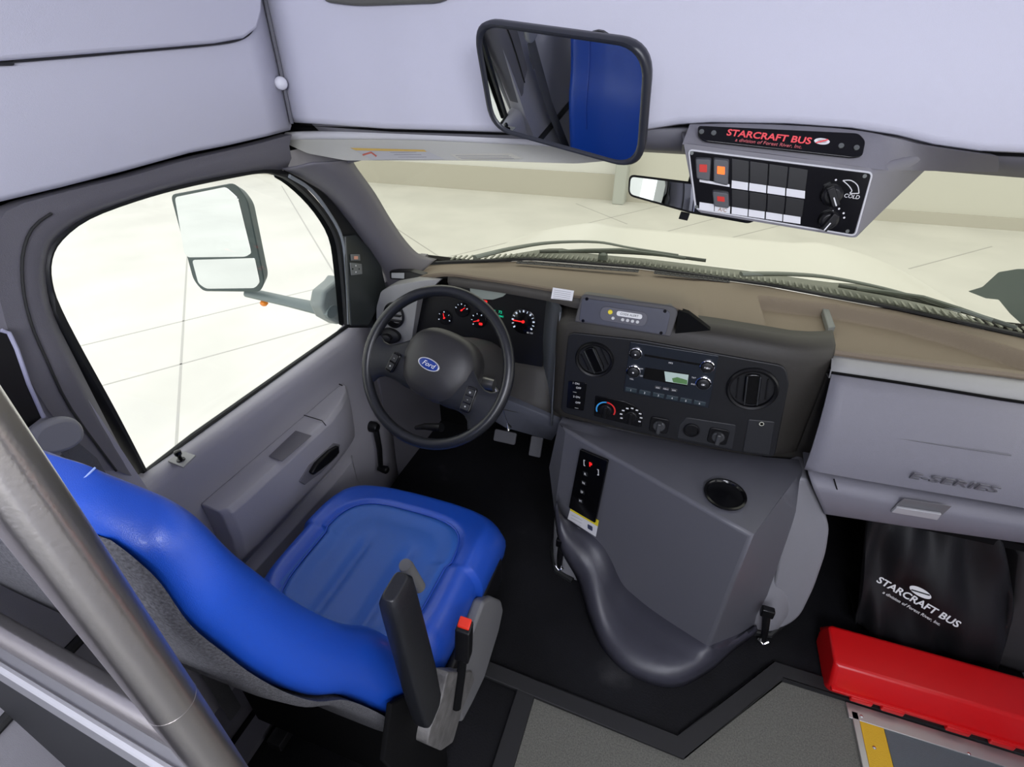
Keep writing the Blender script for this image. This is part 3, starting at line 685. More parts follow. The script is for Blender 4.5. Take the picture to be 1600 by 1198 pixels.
obj('display_window', MB().prism([RP.P(*p, .0025) for p in ((1038, 580), (1076, 585.5), (1074, 601), (1040, 595.5))], (0, -.0006, 0)), mat('lcd', (.30, .38, .36), .3, emit=.22, ecol=(.75, .9, .85)), rad)
obj('display_scene', MB().prism([RP.P(*p, .0034) for p in ((1050, 591), (1058, 589), (1068, 592), (1074, 594), (1073.6, 600.5), (1052, 597))], (0, -.0004, 0)), mat('lcd_green', (.06, .14, .05), .4, emit=.12, ecol=(.3, .6, .25)), rad)
text('radio_print', 'MP3', RP.at(1048, 567), .006, WTXT, rad)
for k in range(6):
    px = lerp(986, 1093, k / 5); py = lerp(608.5, 629, k / 5)
    q = RP.at(px, py); q.u = (RP.P(1093, 629) - RP.P(986, 608.5)).normalized(); q.v = q.n.cross(q.u)
    b_ = obj('preset_button', MB().prism(rr(q, .030, .012, .002, -.001), q.n * .004), mat('button_blue', (.03, .045, .055), .4), rad, bev=.001)
    text('button_number', str(k + 1), q, .008, WTXT, b_, h=.004)
for k in range(3):
    px = lerp(1028, 1053, k / 2); py = lerp(605, 609, k / 2); q = RP.at(px, py)
    obj('radio_button', MB().prism(rr(q, .017, .008, .002, -.001), q.n * .003), mat('button_grey', (.05, .05, .055), .4), rad, bev=.001)
    text('radio_print', ('SEEK', 'MENU', 'SEEK')[k], q, .005, WTXT, rad, h=.003)
for px, py, s_ in ((1002.5, 576, 'AM'), (1002, 587, 'CD'), (1084, 590, 'TXT'), (1083, 600, 'SND'), (987, 592, 'VOL')):
    text('radio_print', s_, RP.at(px, py), .0055, WTXT, rad)
text('radio_print', 'PUSH', RP.at(1105, 572), .006, WTXT, rad, h=.0105); text('radio_print', 'OK', RP.at(1099, 598), .007, WTXT, rad, h=.0105)
# black switch block
sb = obj('switch_block', MB().prism(rnd([RP.P(*p) for p in ((888, 595), (917, 599), (912, 642), (885, 637))], .005), (0, .006, 0)), BLKG, dash, bev=.001)
for k, (px, py, s_) in enumerate(((900, 599, '1 ON'), (904, 606, 'OFF'), (898, 612, '----'), (901, 620, '2 ON'), (903, 629, 'OFF'), (901, 637, '----'))):
    text('switch_print', s_, RP.at(px, py), .0085, WTXT, sb)
# climate panel
hv = obj('climate_panel', MB().prism(rnd([RP.P(*p) for p in ((930, 618), (975, 627), (998, 637), (1005, 648), (1002, 668), (928, 650))], [.004, .01, .015, .01, .006, .004]), (0, .006, 0)), BLKG, dash, bev=.001)
q1 = RP.at(946.5, 640)
def arc(q, r, a0, a1, w, n=10):
    mb = MB(); P = [(math.cos(math.radians(lerp(a0, a1, k / n))), math.sin(math.radians(lerp(a0, a1, k / n)))) for k in range(n + 1)]
    mb.grid([[q.L(r * c, r * s, .0012) for c, s in P], [q.L((r + w) * c, (r + w) * s, .0012) for c, s in P]]); return mb
obj('cold_arc', arc(q1, .024, 90, 205, .004), ARCB, hv, solid=.0005, flat=True); obj('hot_arc', arc(q1, .024, -25, 88, .004), ARCR, hv, solid=.0005, flat=True)
obj('climate_knob', MB().lathe(q1, [(.019, -.001), (.018, .006), (.015, .008), (.0005, .008)], 24).box(q1.L(0, 0, .012), (.009, .034, .010), (q1.u, q1.v, q1.n)), BLK, hv, bev=.001)
q2 = RP.at(986, 650)
obj('climate_knob', MB().lathe(q2, [(.019, -.001), (.018, .006), (.015, .008), (.0005, .008)], 24).box(q2.L(0, 0, .012), (.009, .034, .010), (q2.u, q2.v, q2.n)), BLK, hv, bev=.001)
for k in range(9):
    a = math.radians(lerp(205, -25, k / 8)); obj('mode_mark', MB().prism(rr(RP.at(986, 650), .007, .004, .001, .0012, .0275 * math.cos(a), .0275 * math.sin(a)), (0, -.0005, 0)), WTXT, hv)
for px, py, n_ in ((1030, 664, 'fan_knob'), (1122, 681, 'mode_knob')):
    q = RP.at(px, py)
    pd = obj(n_, MB().prism(rr(q, .050, .050, .010, -.001), q.n * .004), BLK, dash, bev=.002)
    obj('knob_grip', MB().lathe(q, [(.017, .002), (.016, .010), (.0005, .010)], 24).box(q.L(0, 0, .014), (.011, .034, .016), (q.u, q.v, q.n)), mat('grip_grey', (.05, .052, .055), .3), pd, bev=.003)
ax_ = rnd([RP.P(*p, -.001) for p in ((1072, 652), (1150, 664), (1145, 702), (1058, 685), (1061, 664))], .006)
au = obj('socket_panel', MB().prism(ax_, (0, .006, 0)), mat('aux_panel', (.020, .021, .024), .5), dash, bev=.002)
q = RP.at(1080.5, 671.5); obj('power_socket', MB().lathe(q, [(.021, -.002), (.021, .004), (.018, .005), (.016, .001), (.0005, .001)], 28), BLK, au)
q = RP.at(1192, 683)
pc = obj('coin_cover', MB().prism(rnd([RP.P(*p) for p in ((1169, 655), (1211, 659), (1203, 711), (1160, 706))], .006), (0, .005, 0)), mat('aux_panel', (.020, .021, .024), .5), dash, bev=.0025)
obj('cover_emblem', MB().lathe(RP.at(1190, 662), [(.006, .0), (.006, .001), (.004, .0012), (.004, 0)], 16), mat('emblem_pale', (.5, .5, .42), .4), pc)
# ---- pod on the stack
PD = Pl(aY(975, 495, 1.165), (0, -1, .22))
pf = rnd([PD.P(*p, 0) for p in ((909, 459), (1052, 478), (1060, 486), (1048, 527), (897, 503))], [.012, .01, .01, .006, .006])
pod = obj('top_pod', MB().frus(pf, [p + V((0, .035, -.006)) for p in pf]), mat('pod_grey', (.06, .058, .062), .5, bump=.2, bscale=700), dash, bev=.005)
fp = rnd([PD.P(*p, .001) for p in ((910, 465), (1040, 483), (1048, 489), (1040, 523), (905, 501))], .008)
fpl = obj('face_plate', MB().prism(fp, PD.n * .003), mat('plate_blue_grey', (.05, .053, .075), .4), pod, bev=.001)
for p in ((1039, 486), (1033, 520), (911, 501), (917, 467)): obj('screw', MB().lathe(PD.at(*p, .004), [(.004, -.001), (.004, .001), (.0005, .001)], 12), BLKG, pod)
kx = PD.at(974, 494, .004); kx.u = (PD.P(1000, 498) - PD.P(948, 490)).normalized(); kx.v = kx.n.cross(kx.u)
obj('keypad', MB().prism(rr(kx, .115, .036, .016), kx.n * .003), mat('keypad_grey', (.09, .09, .11), .4), pod, bev=.001)
obj('keypad_bar', MB().prism(rr(kx, .062, .012, .006, .003, .014, .006), kx.n * .001), WTXT, pod); text('keypad_text', 'CODE ALERT', kx, .0075, mat('print_dark', (.08, .08, .08), .5), pod, .014, .006, h=.0045)
obj('keypad_button', MB().lathe(Pl(kx.L(-.033, .006, .003), kx.n), [(.006, 0), (.005, .002)], 16), YELL, pod, label='round yellow button')
for u_ in (-.024, 0.0, .012, .024, .036): obj('keypad_button', MB().lathe(Pl(kx.L(u_, -.008, .003), kx.n), [(.0042, 0), (.0036, .0015)], 14), mat('button_white', (.6, .6, .6), .4), pod)
obj('pod_opening', MB().prism([aY(*p, 1.172) for p in ((1060, 485), (1076, 490), (1092, 502), (1110, 516), (1055, 521))], (0, .02, 0)), BLKM, pod)
obj('stack_side', MB().prism([aY(*p, 1.245) for p in ((1200, 552), (1302, 549), (1300, 590), (1259, 735), (1190, 722))], (0, .008, 0)), DASHF, dash)
# ---- passenger side: pale band, glove door, lower bin
gx = [.462, .5, .6, .7, .8, .9, 1.0, 1.14]
def pz(x): return poly_y([.46, .665, .857, 1.14], [.872, .864, .858, .850], x)
rows = [[V((x, 1.262 + .03 * (x - .46) / .4, pz(x) - .014)) for x in gx], [V((x, 1.235 + .04 * (x - .46) / .4, pz(x) - .020)) for x in gx], [V((x, 1.216 + .04 * (x - .46) / .4, pz(x) - .034)) for x in gx], [V((x, 1.208 + .04 * (x - .46) / .4, pz(x) - .052)) for x in gx], [V((x, 1.235 + .04 * (x - .46) / .4, pz(x) - .056)) for x in gx]]
obj('passenger_band', MB().grid(rows), mat('band_grey', (.31, .31, .31), .5, bump=.2, bscale=800), dash, solid=-.003, ang=50)
GT = [aY(1299, 585, 1.205), aY(1400, 600, 1.21), aY(1500, 616, 1.22), aY(1600, 632, 1.23), V((1.14, 1.27, .80))]
GB = [aY(1257, 731, 1.125), aY(1380, 753, 1.13), aY(1480, 770, 1.135), aY(1578, 787, 1.14), aY(1680, 805, 1.16)]
gt, gb = spline(GT, 3), spline(GB, 3)
rows = [[p + V((0, .03, -.004)) for p in gt], [p + V((0, 0, -.004)) for p in gt]]
for t, b_ in ((.12, -.004), (.3, -.010), (.5, -.012), (.75, -.010), (.95, -.002), (1, 0)): rows.append([a.lerp(b, t) + V((0, b_, 0)) for a, b in zip(gt, gb)])
rows.append([p + V((0, .05, .012)) for p in gb])
obj('glove_gap', MB().tube([p + V((0, .004, .003)) for p in gt], .0038, 6), BLKM, dash)
glv = obj('glove_door', MB().grid(rows), GLOVE, dash, solid=-.004, ang=60)
def onglove(px, py, dy=-.002):
    y = 1.17
    for _ in range(6):
        p = aY(px, py, y)
        zt = poly_y([.46, .8, 1.1], [.862 - .005, .825, .80], p.x); zb = poly_y([.46, .9, 1.1], [.60, .555, .53], p.x)
        t = max(0, min(1, (zt - p.z) / (zt - zb))); y = lerp(1.212, 1.13, t) - .011 * math.sin(math.pi * t) + dy
    return p
cr = [onglove(*p, -.005) for p in ((1309, 669), (1400, 684), (1490, 698), (1580, 711))]
obj('crease_line', MB().tube(cr, .0016, 5), mat('crease', (.15, .15, .17), .6), glv)
ge = Pl(onglove(1490, 754, -.016), (0, -1, -.35)); ge.u = (onglove(1555, 766) - onglove(1425, 744)).normalized(); ge.v = ge.n.cross(ge.u)
text('raised_lettering', 'E-SERIES', ge, .034, mat('letter_grey', (.13, .13, .15), .5), glv, sx=1.42, ext=.0012)
# lower bin
lt = [aY(1262, 737, 1.15), aY(1300, 745, 1.15), aY(1400, 764, 1.15), aY(1500, 782, 1.155), aY(1600, 800, 1.165), aY(1700, 818, 1.175)]
lb_ = [aY(1289, 801, 1.135), aY(1322, 806, 1.135), aY(1400, 818, 1.135), aY(1500, 832, 1.14), aY(1600, 846, 1.15), aY(1700, 860, 1.16)]
a_, b_ = spline(lt, 3), spline(lb_, 3)
rows = [[p + V((0, .03, .004)) for p in a_], [p + V((0, -.008, 0)) for p in a_], [p.lerp(q, .18) + V((0, -.022, 0)) for p, q in zip(a_, b_)], [p.lerp(q, .3) + V((0, -.022, 0)) for p, q in zip(a_, b_)], [p.lerp(q, .95) + V((0, -.004, 0)) for p, q in zip(a_, b_)], [q + V((0, .004, -.003)) for q in b_], [q + V((0, .12, .0)) for q in b_]]
binp = obj('lower_bin', MB().grid(rows), GLOVE, dash, solid=-.004, ang=50)
obj('bin_seam', MB().tube([aY(1303, 748, 1.128), aY(1308, 765, 1.124), aY(1322, 806, 1.131)], .0016, 5), BLKM, binp)
HP = Pl(aY(1440, 797, 1.122), (0, -1, -.25))
hr = [HP.P(*p, .003) for p in ((1412, 778), (1487, 790), (1466, 809), (1388, 797))]
obj('latch_recess', MB().prism(hr, (0, -.002, 0)), mat('latch_dark', (.15, .15, .16), .5), binp, bev=.0008)
obj('bin_latch', MB().prism([HP.P(*p, .005) for p in ((1400, 789), (1470, 800), (1463, 809), (1391, 797))], (0, -.008, 0)), mat('latch_pale', (.42, .42, .44), .4), binp, bev=.002)
obj('under_panel', MB().box((.80, 1.34, .46), (.70, .34, .02)), BLKM, dash)
obj('dash_core', MB().box((-.45, 1.58, .66), (.68, .20, .28)).box((.10, 1.42, .70), (.50, .24, .22)).box((.80, 1.40, .66), (.62, .22, .22)), BLKM, dash)

# ================================================================== STEERING
WC = CAM + V((-.549, .988, -.659)) * .93
WN = V((0, -math.cos(math.radians(33)), math.sin(math.radians(33))))
W0 = Pl(WC, WN)
RO = .184; rt_ = .0135
sw = thing('steering_wheel', 'black two spoke steering wheel with oval badge in front of the blue seat', 'steering wheel', WC)
ROT = math.radians(-14)
R3 = Matrix.Rotation(ROT, 3, W0.n); WP = Pl(WC, WN); WP.u = R3 @ W0.u; WP.v = R3 @ W0.v
obj('rim', MB().tube([WP.L(RO * math.cos(2 * math.pi * k / 72), RO * math.sin(2 * math.pi * k / 72), 0) for k in range(72)], rt_, 14, closed=True, upv=WN), WHEELM, sw, ang=80)
def suppt(a, w, hgt, e=2.6):
    c, s = math.cos(a), math.sin(a); return w * math.copysign(abs(c) ** (2 / e), c), hgt * math.copysign(abs(s) ** (2 / e), s)
rows = []
for f, h in ((.96, -.06), (1.0, -.03), (1.0, -.012), (.96, .004), (.86, .016), (.66, .025), (.4, .031), (.15, .033), (.01, .0335)):
    r_ = []
    for k in range(48):
        a = 2 * math.pi * k / 48; x, y = suppt(a, .102 * f, .088 * f, 2.8)
        x *= 1 - .16 * (y / -.088) if y < 0 else 1 - .10 * (y / .088)
        if y < 0: x *= 1.0
        r_.append(WP.L(x, y + .004, h - .012))
    rows.append(r_)
obj('hub', MB().loft(rows), HUBM, sw, ang=70)
for sgn in (-1, 1):
    rows = []
    for t in range(9):
        q = t / 8; rr0 = lerp(.060, RO - .002, q); ang = math.radians(-16 if sgn > 0 else 196)
        half = lerp(.062, .040, sm(0, .6, q)) + .024 * sm(.65, 1, q)
        lift = lerp(-.008, .0, q); th_ = lerp(.013, .009, q)
        d = WP.u * math.cos(ang) + WP.v * math.sin(ang); e = WP.n.cross(d)
        c = WC + d * rr0 + WP.n * lift
        r_ = []
        for k in range(16):
            a = 2 * math.pi * k / 16; bend = -.5 * (half * math.cos(a)) ** 2 / RO * q - .002
            r_.append(c + e * (half * math.cos(a)) + d * bend + WP.n * (th_ * math.sin(a)))
        rows.append(r_)
    obj('spoke', MB().loft(rows), WHEELM, sw, ang=80)
for (px, py, w_, h_, n_) in ((616, 566, .022, .052, 2), (733, 624, .026, .062, 3)):
    q = W0.at(px, py, .006, ROT + math.radians(-6 if px < 700 else 4))
    pd_ = obj('button_pad', MB().prism(rr(q, w_, h_, .008, -.002), q.n * .010), BLKG, sw, bev=.002)
    for k in range(n_):
        c = (k - (n_ - 1) / 2) * (h_ * .86 / n_)
        obj('thumb_button', MB().prism(rr(q, w_ * .72, h_ * .72 / n_, .003, .008, 0, c), q.n * .002), BEZ, pd_, bev=.0008)
        text('button_mark', ('+', '-', 'o')[k], q, .009, WTXT, pd_, 0, c, h=.0105)
q = W0.at(673, 581, .0235, math.radians(-14)); q.o = WP.L(-.008, .002, .0225)
obj('badge_rim', MB().lathe(q, [(.0290, -.006), (.0290, .001), (.027, .002), (.0255, .001)], 40, su=1, sv=.48), mat('badge_silver', (.6, .6, .62), .3), sw)
bg = obj('badge', MB().lathe(q, [(.0265, -.004), (.0265, .0012), (.024, .002), (.0005, .0026)], 40, su=1, sv=.44), BLUB, sw, label='blue oval badge with white script')
text('badge_script', 'Ford', q, .0165, WTXT, bg, h=.0028, shear=.35, sx=1.05)
colm = thing('steering_column', 'dark shroud behind the steering wheel with stalks and ignition key', 'steering column', WC - WN * .2)
C0 = WC - WN * .03
rows = []
for d, w_, h_ in ((.035, .062, .058), (.05, .066, .062), (.10, .075, .075), (.2, .085, .085), (.30, .088, .09)):
    rows.append([WC - WN * d + W0.u * (w_ * math.cos(a) + .006) + W0.v * (h_ * math.sin(a) + .012) for a in [2 * math.pi * k / 28 for k in range(28)]])
obj('shroud', MB().loft(rows), mat('shroud', (.045, .044, .044), .5, bump=.2, bscale=800), colm, ang=60)
obj('lower_tube', MB().tube([WC - WN * .28 + V((0, 0, -.01)), WC - WN * .55 + V((0, 0, -.062))], .045, 16), BLKM, colm)
obj('signal_stalk', MB().tube([WC - WN * .09 - W0.u * .06 + W0.v * -.01, WC - WN * .085 - W0.u * .12 + W0.v * .0, WC - WN * .07 - W0.u * .155 + W0.v * .004], [.009, .009, .013], 12), BLK, colm)
kp_ = W0.at(775, 608, -.10)
obj('ignition_barrel', MB().tube([WC - WN * .12 + W0.u * .07 - W0.v * .02, WC - WN * .12 + W0.u * .115 - W0.v * .02], [.020, .016], 16), mat('barrel', (.2, .2, .2), .3, metal=.8), colm)
KY = aY(776, 610, 1.05)
obj('key', MB().tube([KY + V((-.03, .02, .02)), KY, KY + V((.004, -.004, -.012))], [.004, .007, .010], 10, flat=.4), CHR, colm, label='bright ignition key')
obj('key_tag', MB().tube([KY + V((.010, 0, -.03)), KY + V((.03, .0, -.10)), KY + V((.036, 0, -.118))], [.002, .002, .014], 10, flat=.35), CHR, colm)
obj('tilt_lever', MB().tube([aY(650, 668, 1.08), aY(664, 666, 1.06), aY(690, 668, 1.05)], [.006, .010, .014], 10), BLK, colm)
# pedals
pdl = thing('brake_pedal', 'wide grey-black pedal pad under the knee panel', 'pedal', aY(790, 682, 1.38))
q = Pl(aY(790, 682, 1.38), (0, -1, .6)); obj('pad', MB().prism(rr(q, .085, .045, .008), q.n * .012), mat('pedal_rubber', (.09, .09, .10), .7), pdl, bev=.003); obj('arm', MB().tube([q.o, q.o + V((0, .08, .12)), q.o + V((0, .1, .25))], .008, 8), BLKM, pdl)
pdl = thing('accelerator_pedal', 'narrow pedal pad right of the brake pedal', 'pedal', aY(838, 697, 1.38))
q = Pl(aY(838, 697, 1.38), (0, -1, .5)); obj('pad', MB().prism(rr(q, .045, .075, .006), q.n * .010), mat('pedal_rubber', (.09, .09, .10), .7), pdl, bev=.003); obj('arm', MB().tube([q.o, q.o + V((0, .08, .12)), q.o + V((0, .1, .25))], .007, 8), BLKM, pdl)
# clip on left of dash
ct = thing('dash_gadget', 'small grey and black gadget on the left end of the dash by the pillar', 'gadget', aY(635, 440, 1.36))
CP = Pl(aY(635, 432, 1.36), (0, -1, .3)); 
obj('body', MB().prism(rnd([CP.P(*p) for p in ((608, 424), (640, 424), (662, 430), (663, 436), (640, 438), (609, 436))], .004), (0, .03, 0)), BLK, ct, bev=.003)
obj('pad', MB().prism(rnd([CP.P(*p, .002) for p in ((612, 426), (632, 426), (632, 435), (612, 434))], .002), (0, -.002, 0)), CLIP, ct, bev=.0005)

# ================================================================== ENGINE COVER AND CONSOLE
ec = thing('engine_cover', 'grey engine cover with angled console between driver and passenger footwells', 'engine cover', (.17, 1.0, 0.025))
# base dog house
def ring(pts, z): return [V((x, y, z)) for x, y in pts]
def sect(x0, x1, yf, z, yb=1.66, r=.09):
    return [p for p in rnd([V((x0, yb, z)), V((x0, yf, z)), V((x1, yf, z)), V((x1, yb, z))], [0, r, r, 0], 6)]
rows = [sect(-.155, .565, 1.05, .026), sect(-.160, .57, 1.05, .10), sect(-.175, .585, 1.11, .22), sect(-.185, .57, 1.15, .35), sect(-.18, .545, 1.17, .45), sect(-.165, .51, 1.20, .50), sect(-.12, .46, 1.23, .52)]
obj('base_cover', MB().loft(rows), DOGH, ec, bev=.004, ang=50)
SHP = Pl(V((.5, 1.155, .54)), (0, -1, .17))
obj('cover_shoulder', MB().prism(rnd([SHP.P(*p) for p in ((1258, 742), (1270, 765), (1297, 822), (1291, 865), (1272, 920), (1250, 965), (1225, 982), (1195, 986), (1215, 880), (1225, 760))], .03), (0, .12, 0)), DOGH, ec, bev=.015)
# upper console (faceted)
PA = aY(884, 672, 1.135); PAl = aY(873, 662, 1.17); PB = V((.340, .90, .555)); PC = aY(1254, 733, 1.17); PCl = aY(1262, 748, 1.175)
PBb = V((.334, .895, .115)); PLb = aY(866, 797, 1.10); PRb = aY(1181, 980, 1.06); PRm = aY(1227, 850, 1.11)
curve = [aY(866, 797, 1.085), aY(900, 820, 1.06), aY(935, 847, 1.03), aY(953, 874, 1.01), aY(974, 916, .985), aY(1020, 955, .945), aY(1065, 985, .915), PBb]
FN = (PB - PA).cross(PBb - PA).normalized(); FN = FN if FN.dot(CAM - PA) > 0 else -FN
FP_ = Pl(PA, FN)
curve = [FP_.P(*p) for p in ((866, 797), (900, 820), (935, 847), (953, 874), (974, 916), (1020, 955), (1065, 985))] + [PBb]
PLb = curve[0].copy()
top_l = [PA.lerp(PB, t) for t in (0, .12, .25, .38, .5, .7, .86, 1)]
con = MB()
# left facet
con.grid([top_l, [a.lerp(b, .35) for a, b in zip(top_l, curve)], [a.lerp(b, .7) for a, b in zip(top_l, curve)], curve])
# thin left side facet
con.grid([[PAl, PA], [aY(858, 730, 1.17), curve[0].lerp(PA, .5)], [V((PLb.x - .0, 1.17, PLb.z)), curve[0]]])
# top facet
back = [PAl, aY(960, 683, 1.17), aY(1040, 700, 1.17), aY(1110, 714, 1.17), aY(1160, 722, 1.17), aY(1200, 728, 1.17), aY(1235, 731, 1.17), PC]
con.grid([back, [a.lerp(b, .5) + V((0, 0, .004)) for a, b in zip(back, top_l)], top_l])
# right facet
rb_ = [PC, PCl.lerp(PRm, .5), PRm, PRb]; rf = [PB, PB.lerp(PBb, .35), PB.lerp(PBb, .7), PBb]
con.grid([rf, [a.lerp(b, .5) for a, b in zip(rf, rb_)], rb_])
con.grid([back, [p + V((0, .05, -.01)) for p in back]])
o = obj('console', con, CONS, ec, bev=.010, seg=4, ang=30)
# lower lobe (dark foot bulge)
lobe_top = [p + V((0, .02, 0)) for p in curve]
bot_px = [(868, 800), (878, 855), (905, 905), (921, 960), (945, 1012), (985, 1052), (1050, 1072), (1105, 1048), (1145, 1012), (1181, 985)]
bz_ = [.28, .20, .11, .06, .035, .028, .028, .028, .035, .06]
bot = [aZ(*p, z) for p, z in zip(bot_px, bz_)]
tp = [curve[0], curve[1], curve[2], curve[3], curve[4], curve[5], curve[6].lerp(PBb, .5), PBb + V((.01, 0, -.0)), PBb.lerp(PRb, .5), PRb]
bot_s, tp_s = spline(bot, 4), spline(tp, 4)
rows = []
for t, up_ in ((-.2, 0), (0, 0), (.25, .010), (.5, .028), (.72, .045), (.88, .045), (.97, .03), (1, 0)):
    row = []
    for a, b in zip(tp_s, bot_s):
        if t < 0: row.append(a + V((0, .05, -.01)))
        else:
            p = a.lerp(b, t); hgt = max(.3, min(1, (a.z - .03) / .2 + .3)); row.append(p + V((0, 0, up_ * hgt)) if t < 1 else V((b.x, b.y, max(.026, b.z - .01))))
    rows.append(row)
obj('console_foot', MB().grid(rows), CONSD, ec, solid=.004, ang=70)
# cup holder
TN = (PB - PA).cross(PC - PA).normalized(); TN = TN if TN.z > 0 else -TN
TP = Pl((PA + PB + PC) / 3, TN)
q = TP.at(1133, 772, .006)
chd = obj('cup_holder', MB().lathe(q, [(.052, -.001), (.052, .003), (.047, .004), (.044, .001), (.042, -.004), (.0005, -.005)], 40, su=.95, sv=1.0), BLKG, ec, label='round black cup holder')
obj('holder_floor', MB().lathe(q, [(.040, -.0045), (.040, -.0035), (.0005, -.0035)], 30), BLKM, chd)
# shifter panel
SP = Pl(PA.lerp(PB, .2), FN)
SP.u = (PB - PA).normalized()
shp = [SP.P(*p, .004) for p in ((909, 700), (952, 718), (932, 815), (891, 791))]
sh = obj('gear_selector_panel', MB().prism(rnd(shp, .004), FN * .008), BLKG, ec, bev=.002, label='black push button gear selector with red P')
q = SP.at(923, 726, .0125); q.u = (SP.P(952, 718) - SP.P(909, 700)).normalized(); q.v = q.n.cross(q.u)
text('gear_letter', 'P', q, .020, RLED, sh, h=.001, bold=.02)
for k, s_ in enumerate(('R', 'N', 'D', 'M')):
    q2_ = Pl(SP.P(915 - k * 2.5, 740 + k * 14, .012), SP.n, q.u); obj('gear_button', MB().prism(rr(q2_, .016, .014, .003, 0), q2_.n * .002), BEZ, sh, bev=.0006); text('gear_mark', s_, q2_, .011, WTXT, sh, h=.0025)
text('gear_mark', '[', Pl(SP.P(913, 722, .012), SP.n, q.u), .022, WTXT, sh, h=.001); text('gear_mark', ']', Pl(SP.P(935, 737, .012), SP.n, q.u), .022, WTXT, sh, h=.001)
wl = [SP.P(*p, .005) for p in ((893, 789), (936, 813), (931, 838), (887, 810))]
wlb = obj('warning_label', MB().prism(wl, FN * .001), PAP, ec, label='white and yellow warning sticker')
obj('label_band', MB().prism([SP.P(*p, .0065) for p in ((893, 789), (936, 813), (934, 822), (891, 797))], FN * .0006), YELL, wlb)
q = SP.at(914, 806, .008); q.u = (SP.P(936, 813) - SP.P(893, 789)).normalized(); q.v = q.n.cross(q.u)
text('label_print', 'WARNING', q, .011, mat('print_black', (.02, .02, .02), .5), wlb, h=0)
q = Pl(SP.P(922, 824, .0065), SP.n, q.u); obj('label_icon', MB().prism(rr(q, .018, .018, .003), q.n * .0005), mat('print_navy', (.04, .05, .1), .5), wlb)
for k in range(4):
    obj('print_line', MB().tube([SP.P(893 - k, 804 + 4.5 * k, .0068), SP.P(910 - k, 813 + 4.5 * k, .0068)], .0006, 4), PAPD, wlb)
# side scoop on the left, latches
for (x, y, b0) in ((878, 850, 885), (1197, 958, 1000)):
    A = aY(x, y, 1.035 if x < 1000 else 1.02); B = aY(x - 4, b0, 1.03 if x < 1000 else 1.02)
    l_ = obj('latch', MB().tube([A + V((0, 0, .008)), A.lerp(B, .4) + V((0, -.012, 0)), B], [.012, .010, .009], 8), BLK, ec, bev=.001)
    obj('latch_hook', MB().tube([B + V((-.014, 0, 0)), B + V((0, -.006, -.010)), B + V((.014, 0, 0))], .004, 8), CHR, l_)
    obj('latch_grip', MB().box(A + V((0, -.004, .012)), (.034, .02, .03)), BLKG, l_, bev=.004)
obj('cover_seal', MB().tube([V((x, y, .032)) for x, y in ((-.165, 1.6), (-.165, 1.14), (-.13, 1.06), (-.07, 1.04))], .010, 8), RUB, ec); obj('cover_seal', MB().tube([V((x, y, .032)) for x, y in ((.45, 1.04), (.52, 1.05), (.575, 1.12), (.58, 1.6))], .010, 8), RUB, ec)

# ================================================================== DRIVER SEAT
seat = thing('driver_seat', "blue vinyl driver's seat with folded-up black armrest", 'seat', (-.49, .6, .03))
SX = -.485
def cush(u, v):
    """u,v in -1..1; returns point of top surface"""
    # rounded-rectangle footprint
    k = max(abs(u), abs(v)); 
    w = .250 - .012 * (v < 0) ; x = SX + u * w; y = lerp(.44, .925, (v + 1) / 2) - .02 * u * u * (v > 0) * v
    r4 = (abs(u) ** 6 + abs(v) ** 6) ** (1 / 6)
    z = .452
    # superellipse inner insert contour
    ui, vi = u / .70, (v + .22) / .78
    ri = (abs(ui) ** 4 + abs(vi) ** 4) ** .25
    z += .022 * sm(.9, 1.5, abs(ui)) * (1 - .4 * sm(-.2, 1, v)) - .012 * (1 - sm(.7, 1.0, ri))
    z -= .010 * math.exp(-((ri - 1.0) / .035) ** 2)
    for c_ in (-.34, .34): z -= .009 * math.exp(-((ui - c_) / .09) ** 2) * (1 - sm(.45, .85, abs(vi + .3)))
    z -= .040 * sm(-.1, 1.1, v) ** 2
    z -= .055 * max(0, (r4 - .82) / .18) ** 2.2 if r4 > .82 else 0
    return V((x, y, z)), ri
N = 72
rows = []
for j in range(N + 1):
    r_ = []
    for i in range(N + 1):
        u, v = -1 + 2 * i / N, -1 + 2 * j / N
        # squircle mapping to round the corners
        uu = u * math.sqrt(max(0, 1 - .13 * v ** 6)); vv = v * math.sqrt(max(0, 1 - .13 * u ** 6))
        r_.append(cush(uu, vv)[0])
    rows.append(r_)
mb = MB().grid(rows)
edge = [rows[0][i] for i in range(N + 1)] + [rows[j][N] for j in range(1, N + 1)] + [rows[N][i] for i in range(N - 1, -1, -1)] + [rows[j][0] for j in range(N - 1, 0, -1)]
ce = sum(edge, V()) / len(edge)
lv_ = [edge]
for dz, sc in ((-.015, 1.015), (-.04, 1.018), (-.075, 1.0), (-.09, .94)): lv_.append([V((ce.x + (p.x - ce.x) * sc, ce.y + (p.y - ce.y) * sc, p.z + dz)) for p in edge])
mb.grid(lv_, True)
cu = obj('seat_cushion', mb, BLUE, seat, ang=80)
# two-tone insert: faces inside contour use the insert vinyl
cu.data.materials.append(BLUEI)
wo = world(cu)
for pl_ in cu.data.polygons:
    c = pl_.center + wo; u = (c.x - SX) / .25; v = (c.y - .44) / .485 * 2 - 1
    if (abs(u / .70) ** 4 + abs((v + .22) / .78) ** 4) ** .25 < 1.0 and pl_.normal.z > .4 and c.z > .40: pl_.material_index = 1
sm_ = []
for k in range(60):
    a = 2 * math.pi * k / 60; c, s = math.cos(a), math.sin(a); q_ = (abs(c) ** 4 + abs(s) ** 4) ** -.25
    p = cush(c * q_ * .70, max(-1, s * q_ * .78 - .22))[0]; sm_.append(p + V((0, 0, .0035)))
obj('seam_piping', MB().tube(sm_, .0022, 6, closed=True), BLUE, seat)
